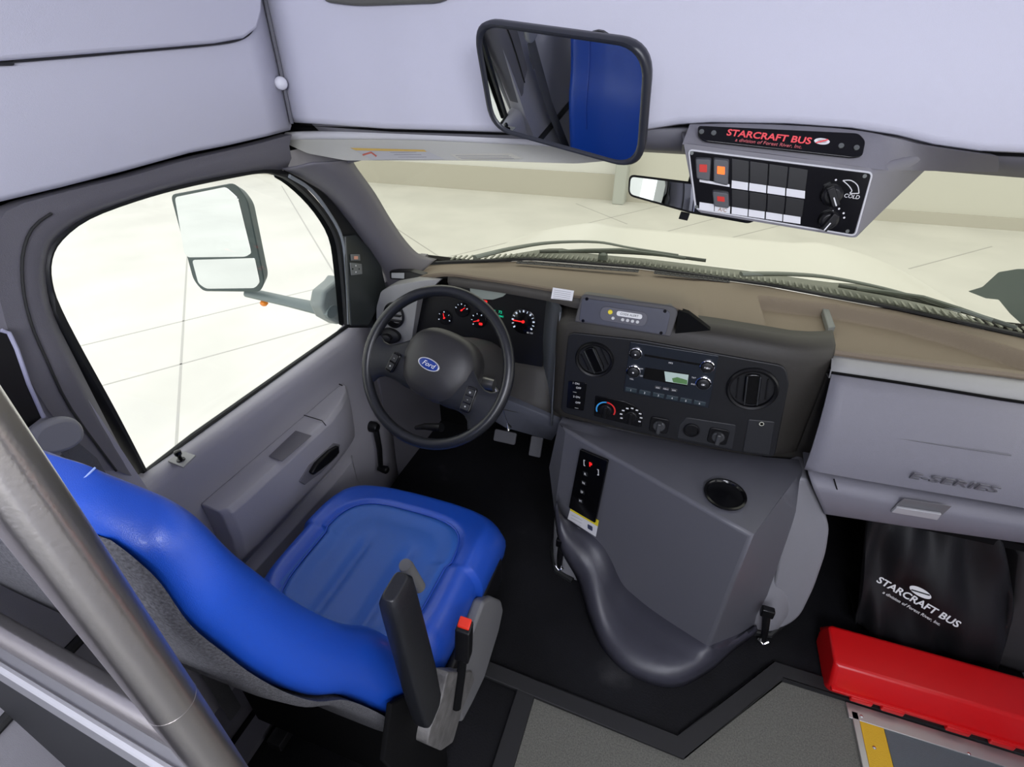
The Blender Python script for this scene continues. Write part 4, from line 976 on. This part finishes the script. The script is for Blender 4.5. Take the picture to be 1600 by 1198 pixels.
# backrest: edges from the measured side contour
fr_ = [V((0, .455, .44)), V((0, .42, .56)), V((0, .357, .718)), V((0, .311, .797)), V((0, .277, .871)), V((0, .246, .95)), V((0, .226, 1.012)), V((0, .207, 1.073)), V((0, .199, 1.12)), V((0, .192, 1.146)), V((0, .187, 1.159)), V((0, .182, 1.170)), V((0, .179, 1.178)), V((0, .174, 1.183))]
hw_ = [.236, .238, .238, .237, .237, .237, .238, .238, .229, .219, .200, .175, .150, .10]
tk = [.12, .115, .105, .100, .094, .085, .078, .070, .060, .054, .048, .042, .036, .028]
fs_ = spline([V((w_, f_.y, f_.z)) for w_, f_ in zip(hw_, fr_)], 4); ts_ = spline([V((t_, 0, 0)) for t_ in tk], 4)
bn = V((0, -.93, -.36))
rows = []; rowsr = []
for p, t_ in zip(fs_, ts_):
    w_, T_ = p.x, t_.x; cx_ = SX; r_ = []
    c0 = V((cx_, p.y, p.z)); hollow = .045 * max(.0, min(1, (w_ - .15) / .08))
    def pt(x, d): return c0 + V((x, 0, 0)) + bn * d
    r_ += [pt(-w_ + .022, T_), pt(-w_ + .004, T_ * .8), pt(-w_ - .004, T_ * .5), pt(-w_ + .001, T_ * .2), pt(-w_ + .012, .0), pt(-w_ * .84, .002), pt(-w_ * .70, hollow * .55), pt(-w_ * .5, hollow), pt(-w_ * .25, hollow * .85), pt(0, hollow * .8),
           pt(w_ * .25, hollow * .85), pt(w_ * .5, hollow), pt(w_ * .70, hollow * .55), pt(w_ * .84, .002), pt(w_ - .012, .0), pt(w_ - .001, T_ * .2), pt(w_ + .004, T_ * .5), pt(w_ - .004, T_ * .8), pt(w_ - .022, T_)]
    rows.append(r_)
    b = .010 * max(0, math.sin(math.pi * min(1, max(0, (p.z - .30) / .86)))) ** .7
    rowsr.append([pt(w_ * .955, T_ * .93), pt(w_ * .90, T_ + b * .35), pt(w_ * .75, T_ + b * .8), pt(w_ * .4, T_ + b), pt(0, T_ + b * 1.05), pt(-w_ * .4, T_ + b), pt(-w_ * .75, T_ + b * .8), pt(-w_ * .90, T_ + b * .35), pt(-w_ * .955, T_ * .93)])
bk = MB().loft(rows); obj('backrest', bk, BLUE, seat, sub=1, ang=85)
obj('back_shell', MB().loft([r_ for r_ in rowsr[:-12]]), FELT, seat, ang=70)
for k_, a_, b_ in ((26, 6, 13), (24, 6, 13)):
    obj('backrest_seam', MB().tube([p + V((0, .003, .001)) for p in rows[k_][a_:b_]], .0022, 6), BLUE, seat)
for i_ in (6, 12): obj('backrest_seam', MB().tube([rows[k_][i_] + V((0, .003, .001)) for k_ in range(6, 25)], .0022, 6), BLUE, seat)
obj('headrest_stitching', MB().tube(spline([aX(149, 730, -.334), aX(138, 741, -.335), aX(122, 757, -.338), aX(104, 777, -.345)], 3), .0009, 5), mat('stitch_pale', (.30, .42, .75), .6), seat)
# armrest folded up
AB = V((-.205, .37, .47)); AT = aX(617, 915, -.205)
arm_rows = []
dirv = (AT - AB).normalized(); sv_ = V((0, 1, 0)); sv_ = (sv_ - dirv * sv_.dot(dirv)).normalized()
for t, w_, d in ((0, .024, .014), (.05, .031, .016), (.3, .033, .017), (.9, .028, .016), (.97, .027, .015), (1.0, .021, .010)):
    c = AB.lerp(AT, t); arm_rows.append([c + sv_ * (w_ * math.copysign(abs(math.cos(a)) ** .45, math.cos(a))) + V((1, 0, 0)) * (d * math.copysign(abs(math.sin(a)) ** .45, math.sin(a))) for a in [2 * math.pi * k / 24 for k in range(24)]])
obj('armrest', MB().loft(arm_rows), mat('armrest_black', (.010, .011, .014), .4, bump=.2, bscale=800), seat, bev=.002, ang=60, label='black armrest folded upright')
K = aX(633, 882, -.245)
obj('adjuster_knob', MB().tube([K + V((0.005, .02, -.08)), K + V((0, .003, -.01)), K], [.011, .0115, .010], 16), mat('knob_grey', (.14, .14, .14), .6), seat)
# buckle
bt = aX(725, 978, -.205)
bdir = V((0, .18, 1)).normalized()
bk_ = obj('belt_buckle', MB().prism(rnd([bt + V((-.016, -.012, -.005)), bt + V((.016, -.012, -.005)), bt + V((.016, .014, .005)), bt + V((-.016, .014, .005))], .004), bdir * -.085), BLK, seat, bev=.003)
obj('buckle_stalk', MB().tube([bt - bdir * .08, bt - bdir * .13 + V((0, -.01, 0)), bt - bdir * .2 + V((-.0, -.03, 0))], .010, 10), BLKM, bk_)
obj('release_button', MB().prism(rnd([bt + V((-.013, -.006, -.002)), bt + V((.013, -.006, -.002)), bt + V((.013, .012, .006)), bt + V((-.013, .012, .006))], .003), bdir * .006), REDB, bk_, bev=.002, label='red release button')
# side shields
def sprism(px, x, dx, m_, nm, bv, r_=.01, lab=None): return obj(nm, MB().prism(rnd([aX(*p, x) for p in px], r_), (dx, 0, 0)), m_, seat, bev=bv, label=lab)
sprism([(757, 940), (770, 932), (784, 938), (787, 952), (780, 985), (757, 1060), (738, 1100), (722, 1130), (715, 1085), (735, 1000)], -.215, -.03, mat('shield_grey', (.19, .19, .195), .5, bump=.2, bscale=600), 'side_shield', .008)
sprism([(700, 1050), (738, 1048), (742, 1062), (722, 1110), (708, 1160), (690, 1173), (668, 1163), (672, 1140), (690, 1095)], -.21, -.03, mat('shield_worn', (.15, .145, .14), .5, bump=.4, bscale=300, var=.3, vscale=40), 'pivot_shield', .008)
obj('seat_base', MB().box((SX, .66, .20), (.40, .42, .33)), BLKM, seat, bev=.02)
obj('seat_pan', MB().box((SX, .66, .365), (.47, .44, .03)).box((SX + .245, .64, .30), (.02, .36, .10)), BLK, seat, bev=.008)
for sx_ in (-1, 1): obj('seat_rail', MB().box((SX + sx_ * .17, .62, .035), (.04, .56, .03)), TRIMD, seat, bev=.003)
obj('recliner_bracket', MB().prism([aX(*p, -.235) for p in ((612, 1100), (690, 1060), (700, 1198), (640, 1230), (600, 1190))], (-.01, 0, 0)), BLKM, seat, bev=.003)
obj('back_frame', MB().box((SX, .40, .30), (.40, .10, .34)), BLKM, seat, bev=.01)

# ================================================================== STANCHION, RAIL, MODESTY PANEL
hdir = V((-.9532, .3024, 0)).normalized()
PX = V((CAM.x, CAM.y, 0)) + hdir * .335
st = thing('grab_pole', 'thick brushed steel grab pole rising diagonally across the lower left', 'grab pole', V((PX.x, PX.y, FZ)))
obj('pole', MB().tube([V((PX.x, PX.y, .03)), V((PX.x, PX.y, 1.0)), V((PX.x, PX.y, 1.9))], .0174, 40), STEEL, st)
# rail height where it meets the pole at image (255,1120)
rayj = ray(303, 1183); tj = .335 / math.hypot(rayj.x, rayj.y); jz = CAM.z + rayj.z * tj
R0 = V((PX.x, PX.y, jz)); R1 = aZ(0, 983, jz); R1 = R0 + (R1 - R0).normalized() * .56
obj('cross_rail', MB().tube([R0, R0.lerp(R1, .5), R1], .0118, 40), STEELX, st)
wz = CAM.z + ray(250, 1112).z * .335 / math.hypot(ray(250, 1112).x, ray(250, 1112).y)
obj('weld_collar', MB().tube([V((PX.x, PX.y, wz)), V((PX.x, PX.y, wz + .0012))], .0177, 32), STEEL, st)
mp = thing('modesty_panel', 'grey framed dark panel under the steel rail behind the seat', 'partition', V((-.5, .08, .03)))
dr = (R1 - R0).normalized(); nr = V((dr.y, -dr.x, 0)); nr = nr if nr.y < 0 else -nr
t0 = R0 + V((0, 0, -.015)); t1 = R1 + V((0, 0, -.015))
obj('top_frame', MB().prism([t0 + nr * .004, t1 + nr * .004, t1 + nr * .024, t0 + nr * .024], (0, 0, -.062)), mat('panel_frame', (.28, .28, .30), .5), mp, bev=.003)
obj('panel_board', MB().prism([t0 + nr * .008 + V((0, 0, -.062)), t1 + nr * .008 + V((0, 0, -.062)), t1 + nr * .020 + V((0, 0, -.062)), t0 + nr * .020 + V((0, 0, -.062))], (0, 0, -(t0.z - .08))), mat('panel_board', (.02, .022, .024), .6), mp)
for s_ in (-.0, .0): pass
obj('edge_bead', MB().tube([t0 + nr * .022, t1 + nr * .022], .004, 8), mat('bead_pale', (.55, .55, .58), .4), mp)
# low grey ledge and black step trim between seat and door wall
struct('trim_12', MB().tube([V((-.825, -.2, .50)), V((-.825, .20, .57)), V((-.825, .44, .60))], .010, 8), TRIMD, label='dark edging on the lower side wall')
struct('trim_13', MB().box((-.80, .22, .05), (.06, .5, .04)).box((-.72, .22, .035), (.05, .5, .02)), TRIM, label='ribbed sill behind the seat')

# ================================================================== SEAT BELT ON B PILLAR
sbt = thing('seat_belt', 'black seat belt with grey shoulder guide on the door pillar', 'seat belt', aX(80, 700, -.80))
obj('slot_cover', MB().prism([aX(*p, -.800) for p in ((-20, 516), (10, 514), (20, 530), (40, 585), (66, 648), (40, 668), (10, 640), (-20, 600))], (.006, 0, 0)), BLK, sbt, bev=.002)
obj('slot_edge', MB().tube([aX(*p, -.793) for p in ((2, 516), (14, 520), (26, 545), (45, 600), (68, 652))], .0028, 8), mat('slot_edge', (.42, .42, .55), .5), sbt)
gd = rnd([aX(*p, -.785) for p in ((34, 682), (50, 660), (85, 648), (108, 650), (122, 665), (121, 685), (100, 700), (70, 708), (45, 706))], .010)
obj('shoulder_guide', MB().prism(gd, (.018, 0, 0)), mat('guide_grey', (.30, .30, .31), .45), sbt, bev=.007, label='grey plastic shoulder guide')
wb = [aX(*p, -.79) for p in ((90, 700), (118, 688), (150, 715), (165, 740), (110, 730))]
obj('webbing', MB().prism(wb, (.003, 0, 0)), mat('webbing', (.10, .10, .105), .8, bump=.6, bscale=300), sbt, bev=.001)
obj('webbing_down', MB().tube([aX(105, 705, -.79), V((-.79, .37, .7)), V((-.78, .36, .3)), V((-.78, .36, .06))], .018, 8, flat=.12), mat('webbing', (.1, .1, .1)), sbt)

# ================================================================== BIG INTERIOR MIRROR
MC = CAM + ray(881, 146) * ((.90) / ray(881, 146).y)
tgt = V((-.56, .30, .80))
mn = V((-.197, -.911, -.362)).normalized()
MP = Pl(MC, mn)
im = thing('interior_mirror', 'large black framed rectangular mirror hanging from the front cap', 'mirror', MC)
mo = [(742, 40), (752, 28), (780, 28), (985, 60), (1012, 75), (1021, 105), (1012, 225), (1000, 250), (975, 262), (830, 228), (782, 205), (765, 180), (745, 90)]
mo = [MP.P(*p) for p in ((738, 26), (1024, 64), (1006, 266), (768, 200))]
ol = rnd(mo, [.045, .05, .05, .045], 8)
cm = sum(ol, V()) / len(ol)
def off(pts, d): return [p - (p - cm).normalized() * d for p in pts]
rows = [off(ol, a) for a in (.013, .013, .009, .004, 0.0, .002, .008)]
hh = [.002, .006, .009, .009, .003, -.008, -.014]
rows = [[p + mn * h for p in r_] for r_, h in zip(rows, hh)]
obj('frame', MB().loft(rows), mat('mirror_frame', (.02, .022, .03), .4), im, ang=60)
gi = off(ol, .0125)
obj('mirror_glass', MB().prism([p + mn * .004 for p in gi], mn * .0015), MIR, im, flat=True)
obj('mount', MB().tube([MC - mn * .01, MC - mn * .05 + V((0, 0, .03)), V((MC.x + .02, 1.045, MC.z + .06))], .010, 10).lathe(Pl(V((MC.x + .02, 1.046, MC.z + .06)), (0, -1, 0)), [(.03, 0), (.028, .008), (.01, .012)], 20), BLK, im)

# ================================================================== SUN VISOR
vis = thing('sun_visor', 'pale grey sun visor folded up along the top of the windscreen', 'sun visor', aY(700, 250, 1.14))
SV = Pl(V((0, 1.09, 1.29)), (0, -1, .55))
vp = rnd([SV.P(*p) for p in ((438, 214), (480, 209), (760, 212), (960, 222), (968, 250), (900, 256), (740, 251), (540, 251), (480, 240), (450, 226))], .012)
vb = [p + V((0, .022, .004)) for p in vp]
obj('visor_panel', MB().frus(vp, vb), mat('visor_cloth', (.46, .46, .42), .75, bump=.2, bscale=800), vis, bev=.007)
obj('visor_top_roll', MB().tube(spline([SV.P(*p, .004) for p in ((446, 213), (500, 211), (640, 212), (770, 217), (950, 226))], 4), .009, 10), mat('visor_roll', (.60, .60, .63), .7), vis)
l1 = obj('warning_label', MB().prism([SV.P(*p, .002) for p in ((547, 231), (663, 234), (695, 249), (582, 250))], SV.n * .001), mat('label_grey', (.42, .42, .42), .6), vis)
obj('label_band', MB().prism([SV.P(*p, .0033) for p in ((547, 231), (663, 234), (667, 237), (556, 235))], SV.n * .0005), mat('ochre', (.55, .38, .10), .6), l1)
obj('label_icon', MB().tube([SV.P(567, 242, .004), SV.P(580, 238, .004), SV.P(588, 244, .004)], .0018, 6), mat('icon_red', (.5, .12, .08), .6), l1)
l2 = obj('warning_label', MB().prism([SV.P(*p, .002) for p in ((703, 241), (800, 240), (816, 248), (718, 250))], SV.n * .001), mat('label_beige', (.50, .49, .42), .6), vis)
for k in range(3): obj('print_line', MB().tube([SV.P(610 + 6 * k, 238 + 3.6 * k, .0035), SV.P(650 + 8 * k, 238 + 3.6 * k, .0035)], .0005, 4), PAPD, l1); obj('print_line', MB().tube([SV.P(712 + 4 * k, 243 + 2.3 * k, .0035), SV.P(795 + 4 * k, 243 + 2.3 * k, .0035)], .0005, 4), PAPD, l2)

# ================================================================== OVERHEAD CONSOLE
oc = thing('overhead_console', 'grey overhead switch console hanging at the top of the windscreen', 'switch console', (.22, 1.05, 1.2))
OY = 1.0
OP = Pl(V((0, OY, 0)), (0, -1, 0))
f_ = [OP.P(*p) for p in ((1070, 222), (1366, 262), (1340, 371), (1328, 371), (1088, 331))]
f_[0] = OP.P(1068, 224)
bk2 = [V((.03, 1.14, 1.355)), V((.52, 1.14, 1.345)), V((.45, 1.13, 1.285)), V((.40, 1.13, 1.270)), V((.08, 1.13, 1.260))]
obj('body', MB().frus(rnd(f_, [.004, .012, .012, .008, .012], 5), rnd(bk2, [.004, .012, .012, .008, .012], 5)), mat('overhead_grey', (.185, .18, .20), .5, bump=.25, bscale=900), oc, bev=.004, ang=50)
# upper brow sloping back to the header
bf = [OP.P(1066, 225), OP.P(1150, 233), OP.P(1260, 247), OP.P(1366, 263), aY(1400, 265, 1.04), aY(1450, 266, 1.10), aY(1560, 268, 1.12)]
bb = [aY(1077, 196, 1.032), aY(1150, 195, 1.032), aY(1240, 198, 1.032), aY(1335, 205, 1.032), aY(1400, 216, 1.036), aY(1450, 228, 1.04), aY(1560, 244, 1.045)]
bm_ = [p.lerp(q, .6) + V((0, -.006, .001)) for p, q in zip(bf, bb)]
br_ = [[p + V((0, .001, -.001)) for p in spline(bf, 4)], spline([p.lerp(q, .3) + V((0, -.002, 0)) for p, q in zip(bf, bb)], 4), spline([p.lerp(q, .7) + V((0, -.002, 0)) for p, q in zip(bf, bb)], 4), spline(bb, 4), [p + V((0, .03, 0)) for p in spline(bb, 4)]]
obj('brow', MB().grid(br_), mat('overhead_grey', (.26, .255, .28)), oc, ang=60)
obj('left_cheek', MB().prism([OP.P(1066, 225), bb[0], bb[0] + V((0, .08, -.01)), V((.045, 1.13, 1.30))], (.004, 0, 0)), mat('overhead_grey', (.26, .255, .28)), oc)
e1_, e2_ = bf[3] - bf[0], bb[2] - bf[0]
nn_ = e1_.cross(e2_).normalized(); nn_ = nn_ if nn_.y < 0 else -nn_
NP = Pl(bf[0] + nn_ * .003, nn_)
nm_ = rnd([NP.P(*p, .004) for p in ((1090, 198), (1340, 210), (1351, 222), (1346, 246), (1330, 248), (1100, 222), (1090, 214))], .006)
npl = obj('name_plate', MB().prism(nm_, NP.n * .004), BLKG, oc, bev=.001)
q = Pl(NP.P(1202, 214, .0085), NP.n); q.u = (NP.P(1274, 222) - NP.P(1132, 207)).normalized(); q.v = q.n.cross(q.u)
text('plate_lettering', 'STARCRAFT BUS', q, .0155, RTXT, npl, cu=-.002, bold=.022, sx=1.14, h=0, shear=.1)
q = Pl(NP.P(1200, 224, .0085), NP.n, q.u); text('plate_subtitle', 'a division of Forest River, Inc.', q, .0082, mat('red_dim', (.55, .12, .13), .5), npl, sx=1.05, h=0, shear=.2)
q = Pl(NP.P(1284, 221, .0085), NP.n, q.u)
obj('plate_emblem', MB().lathe(q, [(.0115, 0), (.0115, .0008), (.0075, .0009), (.0070, 0)], 24, su=1, sv=.45), WTXT, npl); obj('emblem_bar', MB().box(q.L(0, 0, .0008), (.018, .0022, .0008), ((q.u * .9 + q.v * .4).normalized(), (q.v * .9 - q.u * .4).normalized(), q.n)), RTXT, npl)
for p in ((1096, 206), (1115, 208), (1314, 228), (1338, 231)): obj('screw', MB().lathe(NP.at(*p, .008), [(.0042, -.001), (.0042, .0015), (.002, .002)], 14), mat('screw_dark', (.16, .17, .16), .35, metal=.6), npl)
sp_ = obj('switch_panel', MB().prism(rnd([OP.P(*p, .001) for p in ((1077, 236), (1361, 271), (1334, 366), (1089, 325))], .006), OP.n * .003), BLKG, oc, bev=.0008)
loop = rnd([OP.P(*p, .003) for p in ((1076, 234), (1363, 270), (1336, 368), (1087, 326))], .007)
obj('panel_rim', MB().tube(loop, .0017, 6, closed=True), mat('rim_pale', (.6, .6, .62), .4), oc)
for p in ((1081, 239), (1351, 275), (1324, 361), (1088, 323)): obj('screw', MB().lathe(OP.at(*p, .004), [(.0032, -.001), (.003, .0012)], 12), mat('screw_dark', (.16, .17, .16)), sp_)
ux = (OP.P(1259, 300) - OP.P(1144, 284)).normalized()
def oq(px, py, h=.004):
    q = Pl(OP.P(px, py, h), OP.n); q.u = ux; q.v = q.n.cross(ux); return q
# label strips
def bar(px0, py0, px1, py1, px2, py2, px3, py3): return [OP.P(*p, .0042) for p in ((px0, py0), (px1, py1), (px2, py2), (px3, py3))]
top = [(1092, 279.5), (1114, 283)], [(1138, 284), (1143, 285)]
colx1 = lambda k: (1142.5, 1170, 1198.5, 1228, 1259)[k]
for k in range(4):
    xa, xb = colx1(k) + 1, colx1(k + 1) - 1; ya, yb = 281.5 + .145 * (xa - 1142.5), 281.5 + .145 * (xb - 1142.5)
    obj('label_strip', MB().prism(bar(xa, ya, xb, yb, xb - .6, yb + 12, xa - .6, ya + 12), OP.n * .0005), PAP, sp_, flat=True)
obj('label_strip', MB().prism(bar(1093, 280, 1140, 288, 1140, 292, 1093, 284), OP.n * .0005), PAP, sp_, flat=True)
for k in range(6):
    xa = (1093, 1117, 1143.5, 1170, 1197, 1224)[k]; xb = (1116, 1141, 1168.5, 1195, 1222.5, 1251)[k]; ya = 315.5 + (xa - 1093) * .148; yb = 315.5 + (xb - 1093) * .148
    l = obj('label_strip', MB().prism(bar(xa, ya, xb, yb, xb - .5, yb + 11, xa - .5, ya + 11), OP.n * .0005), PAP, sp_, flat=True)
    if k == 1: text('label_print', 'A/C', oq(1129, 328, .0048), .009, mat('print_brown', (.25, .12, .05), .6), l, h=0)
def cell(xt, xb, k): return lerp(xt[k], xb[k], 0), lerp(xt[k], xb[k], 1)
CXT = (1142.5, 1171, 1201, 1232, 1263); CXB = (1142.5, 1169.5, 1196.5, 1224, 1252.5)
def colx(k, y): return lerp(CXT[k], CXB[k], (y - 250) / 85)
for k in range(4):
    for y0_, y1_ in ((247.5, 281), (295.5, 322.5)):
        xa, xb = colx(k, y0_), colx(k + 1, y0_); xc, xd = colx(k + 1, y1_), colx(k, y1_); sl = lambda x, y: y + .145 * (x - 1142.5)
        q = [(xa + 1, sl(xa, y0_)), (xb - 1, sl(xb, y0_)), (xc - 1, sl(xc, y1_)), (xd + 1, sl(xd, y1_))]
        obj('switch_blank', MB().prism([OP.P(*p, .004) for p in q], OP.n * .0008), mat('blank_black', (.006, .006, .007), .35), sp_, bev=.0004)
for q, m_, lab in ((((1086, 245), (1112, 246), (1110, 283), (1088, 279)), RLEN, ''), (((1114, 245), (1140, 248), (1138, 290), (1114, 284)), OLED, 'lit'), (((1112, 296), (1139, 299), (1140, 325), (1115, 321)), RLEN, '')):
    a4 = [OP.P(*p, .004) for p in q]; c4 = sum(a4, V()) / 4; b4 = [p.lerp(c4, .10) + OP.n * .010 for p in a4]
    rk = obj('rocker_switch', MB().frus(rnd(a4, .004), rnd(b4, .004)), mat('rocker_grey', (.075, .078, .085), .4), sp_, bev=.0015)
    up4 = (a4[0] + a4[1]) / 2; cc4 = c4.lerp(up4, .12) + OP.n * .0098; e4 = (a4[1] - a4[0]).normalized(); hh4 = .0062 if (q[3][1] - q[0][1]) > 30 else .0042
    vv4 = (up4 - (a4[2] + a4[3]) / 2).normalized()
    obj('switch_lamp', MB().prism(rnd([cc4 - e4 * .0062 - vv4 * hh4, cc4 + e4 * .0062 - vv4 * hh4, cc4 + e4 * .0062 + vv4 * hh4, cc4 - e4 * .0062 + vv4 * hh4], .001), OP.n * .0012), m_, rk, label='glowing orange lamp' if lab else None)
for px, py, r_, ang_ in ((1299, 304, .0165, -55), (1294, 343, .0155, -110)):
    q = oq(px, py); a = math.radians(ang_); d = q.u * math.cos(a) + q.v * math.sin(a); e = q.n.cross(d)
    kb = obj('rotary_knob', MB().lathe(q, [(r_, 0), (r_ * .97, .008), (r_ * .7, .012), (.0005, .012)], 28).box(q.L(0, 0, .016), (r_ * 1.9, r_ * .7, .012), (d, e, q.n)), BLK, sp_, bev=.0015)
    obj('knob_pointer', MB().box(q.o + d * (r_ * .45) + q.n * .0226, (r_ * .9, .0018, .001), (d, e, q.n)), WTXT, kb)
for p in ((1306, 281), (1301, 330), (1311, 326), (1318, 333), (1319, 340)): obj('dial_dot', MB().lathe(oq(*p), [(.0017, 0), (.0015, .0008)], 12), WTXT, sp_)
hn = spline([OP.P(*p, .0046) for p in ((1317, 282), (1330, 282), (1340, 290), (1342, 302))], 4) + spline([OP.P(*p, .0046) for p in ((1342, 302), (1328, 302), (1331, 298), (1326, 290), (1317, 282))], 4)
obj('cold_symbol', MB().tube(hn, .0008, 5), WTXT, sp_); text('cold_word', 'COLD', oq(1331, 307), .0085, WTXT, sp_, h=.0003)
# small windscreen mirror behind the console
sm2 = thing('windshield_mirror', 'small rearview mirror on the windscreen half hidden by the switch console', 'mirror', aY(1070, 330, 1.19))
S2o = aY(1075, 310, 1.17); S2 = Pl(S2o, (CAM - S2o).normalized() + (V((-.86, .35, 1.12)) - S2o).normalized())
hs2 = rnd([S2.P(*p) for p in ((982, 272), (1130, 290), (1182, 345), (1170, 350), (1080, 334), (980, 306))], [.014, .01, .006, .006, .004, .016])
obj('housing', MB().frus(hs2, [p + V((0, .025, 0)) + (p - sum(hs2, V()) / len(hs2)) * -.12 for p in hs2]), BLK, sm2, bev=.003)
gl2 = rnd([S2.P(*p, .0015) for p in ((986, 276), (1130, 294), (1160, 340), (1080, 330), (984, 303))], [.010, .01, .01, .004, .012])
obj('mirror_glass', MB().prism(gl2, S2.n * .001), MIR, sm2, flat=True)
obj('tab', MB().prism([S2.P(*p, .001) for p in ((1064, 331), (1078, 334), (1074, 345), (1060, 342))], (0, .008, 0)), BLK, sm2, bev=.001)
obj('stem', MB().tube([aY(1075, 300, 1.195), V((.08, 1.26, 1.30))], .007, 8), BLK, sm2)

# ================================================================== RED KIT BOX AND BAG
bx = thing('warning_triangle_case', 'long red plastic case lying on the floor by the step', 'case', (.95, 1.0, .03))
x0, x1 = .645, 1.15
def bsec(x, s_):
    yc, zc = 1.005, .03
    return [V((x, yc + a * s_, zc + b)) for a, b in ((-.075, .002), (-.086, .035), (-.083, .048), (-.055, .098), (.055, .104), (.083, .06), (.086, .035), (.075, .002))]
cs = obj('case_body', MB().loft([bsec(x0, .90), bsec(x0 + .012, 1.0), bsec((x0 + x1) / 2, 1.0), bsec(x1, 1.0)]), RED, bx, bev=.006)
obj('case_seam', MB().tube([V((x0 + .01, .917, .066)), V((x1, .917, .066))], .003, 6), RED, bx)
obj('seam_flange', MB().box(((x0 + x1) / 2, 1.005, .066), (x1 - x0 - .01, .184, .008)), RED, bx, bev=.002)
for x in (.72, .79, .93, 1.02): obj('hinge_tab', MB().box((x, .914, .060), (.05, .012, .016)), RED, bx, bev=.003)

bag = thing('drawstring_bag', 'black cloth bag with white printed logo slumped under the glovebox', 'bag', (.9, 1.2, .03))
bp_ = {}
outl_t = [aY(*p, 1.20) for p in ((1355, 790), (1400, 800), (1450, 808), (1500, 815), (1560, 822))]
outl_b = [aY(*p, 1.13) for p in ((1338, 975), (1370, 992), (1430, 1012), (1490, 1030), (1560, 1040))]
NT = 24; NU = 40
tl_, bl_ = spline(outl_t, 10), spline(outl_b, 10)
rows = []
for j in range(NT + 1):
    t = j / NT; row = []
    for i, (a, b) in enumerate(zip(tl_, bl_)):
        s = i / (len(tl_) - 1); p = a.lerp(b, t)
        bul = math.sin(math.pi * s) ** .6 * math.sin(math.pi * min(1, t * .9 + .05)) ** .7
        fold = .014 * math.sin(s * 21 + t * 4) * (1 - t * .6) + .011 * math.sin(s * 9 - t * 8) + .006 * math.sin(s * 34 - t * 6) * t
        q = p + V((0, -.035 * bul - fold * (1 if .0 < s < 1 else 0), 0))
        q.x += .05 * math.sin(math.pi * t) * max(0, s - .4)
        q.z = max(q.z, .034); row.append(q)
    rows.append(row)
b2 = [[V((p.x, 1.26, p.z)) for p in r_] for r_ in (rows[0], rows[-1])]
rows = [b2[0]] + rows + [b2[1]]
bgo = obj('bag_body', MB().grid(rows), CLOTH, bag, solid=.004, ang=80)
BP = Pl(aY(1432, 945, 1.068), (-.05, -1, .30)); BP.u = (BP.P(1500, 978) - BP.P(1368, 903)).normalized(); BP.v = BP.n.cross(BP.u)
text('bag_print', 'STARCRAFT BUS', Pl(BP.P(1434, 940), BP.n, BP.u), .026, WTXT, bag, bold=.02, sx=1.06)
text('bag_subtitle', 'a division of Forest River, Inc.', Pl(BP.P(1424, 950), BP.n, BP.u), .0115, WTXT, bag, sx=1.05, shear=.1)
q = Pl(BP.P(1438, 925), BP.n, BP.u)
obj('bag_emblem', MB().lathe(q, [(.026, 0), (.026, .0008), (.0005, .0008)], 28, su=1, sv=.42), WTXT, bag); obj('emblem_stripe', MB().box(q.L(0, 0, .001), (.04, .0035, .001), ((q.u * .96 + q.v * .28).normalized(), (q.v * .96 - q.u * .28).normalized(), q.n)), CLOTH, bag)
# dark kick panel on the far right
struct('trim_14', MB().prism([aY(*p, 1.16) for p in ((1598, 868), (1700, 880), (1700, 1090), (1535, 1035), (1560, 980), (1590, 940))], (0, .3, 0)), mat('kick_grey', (.035, .033, .034), .8), bev=.02, label='dark grey kick trim at the right footwell')
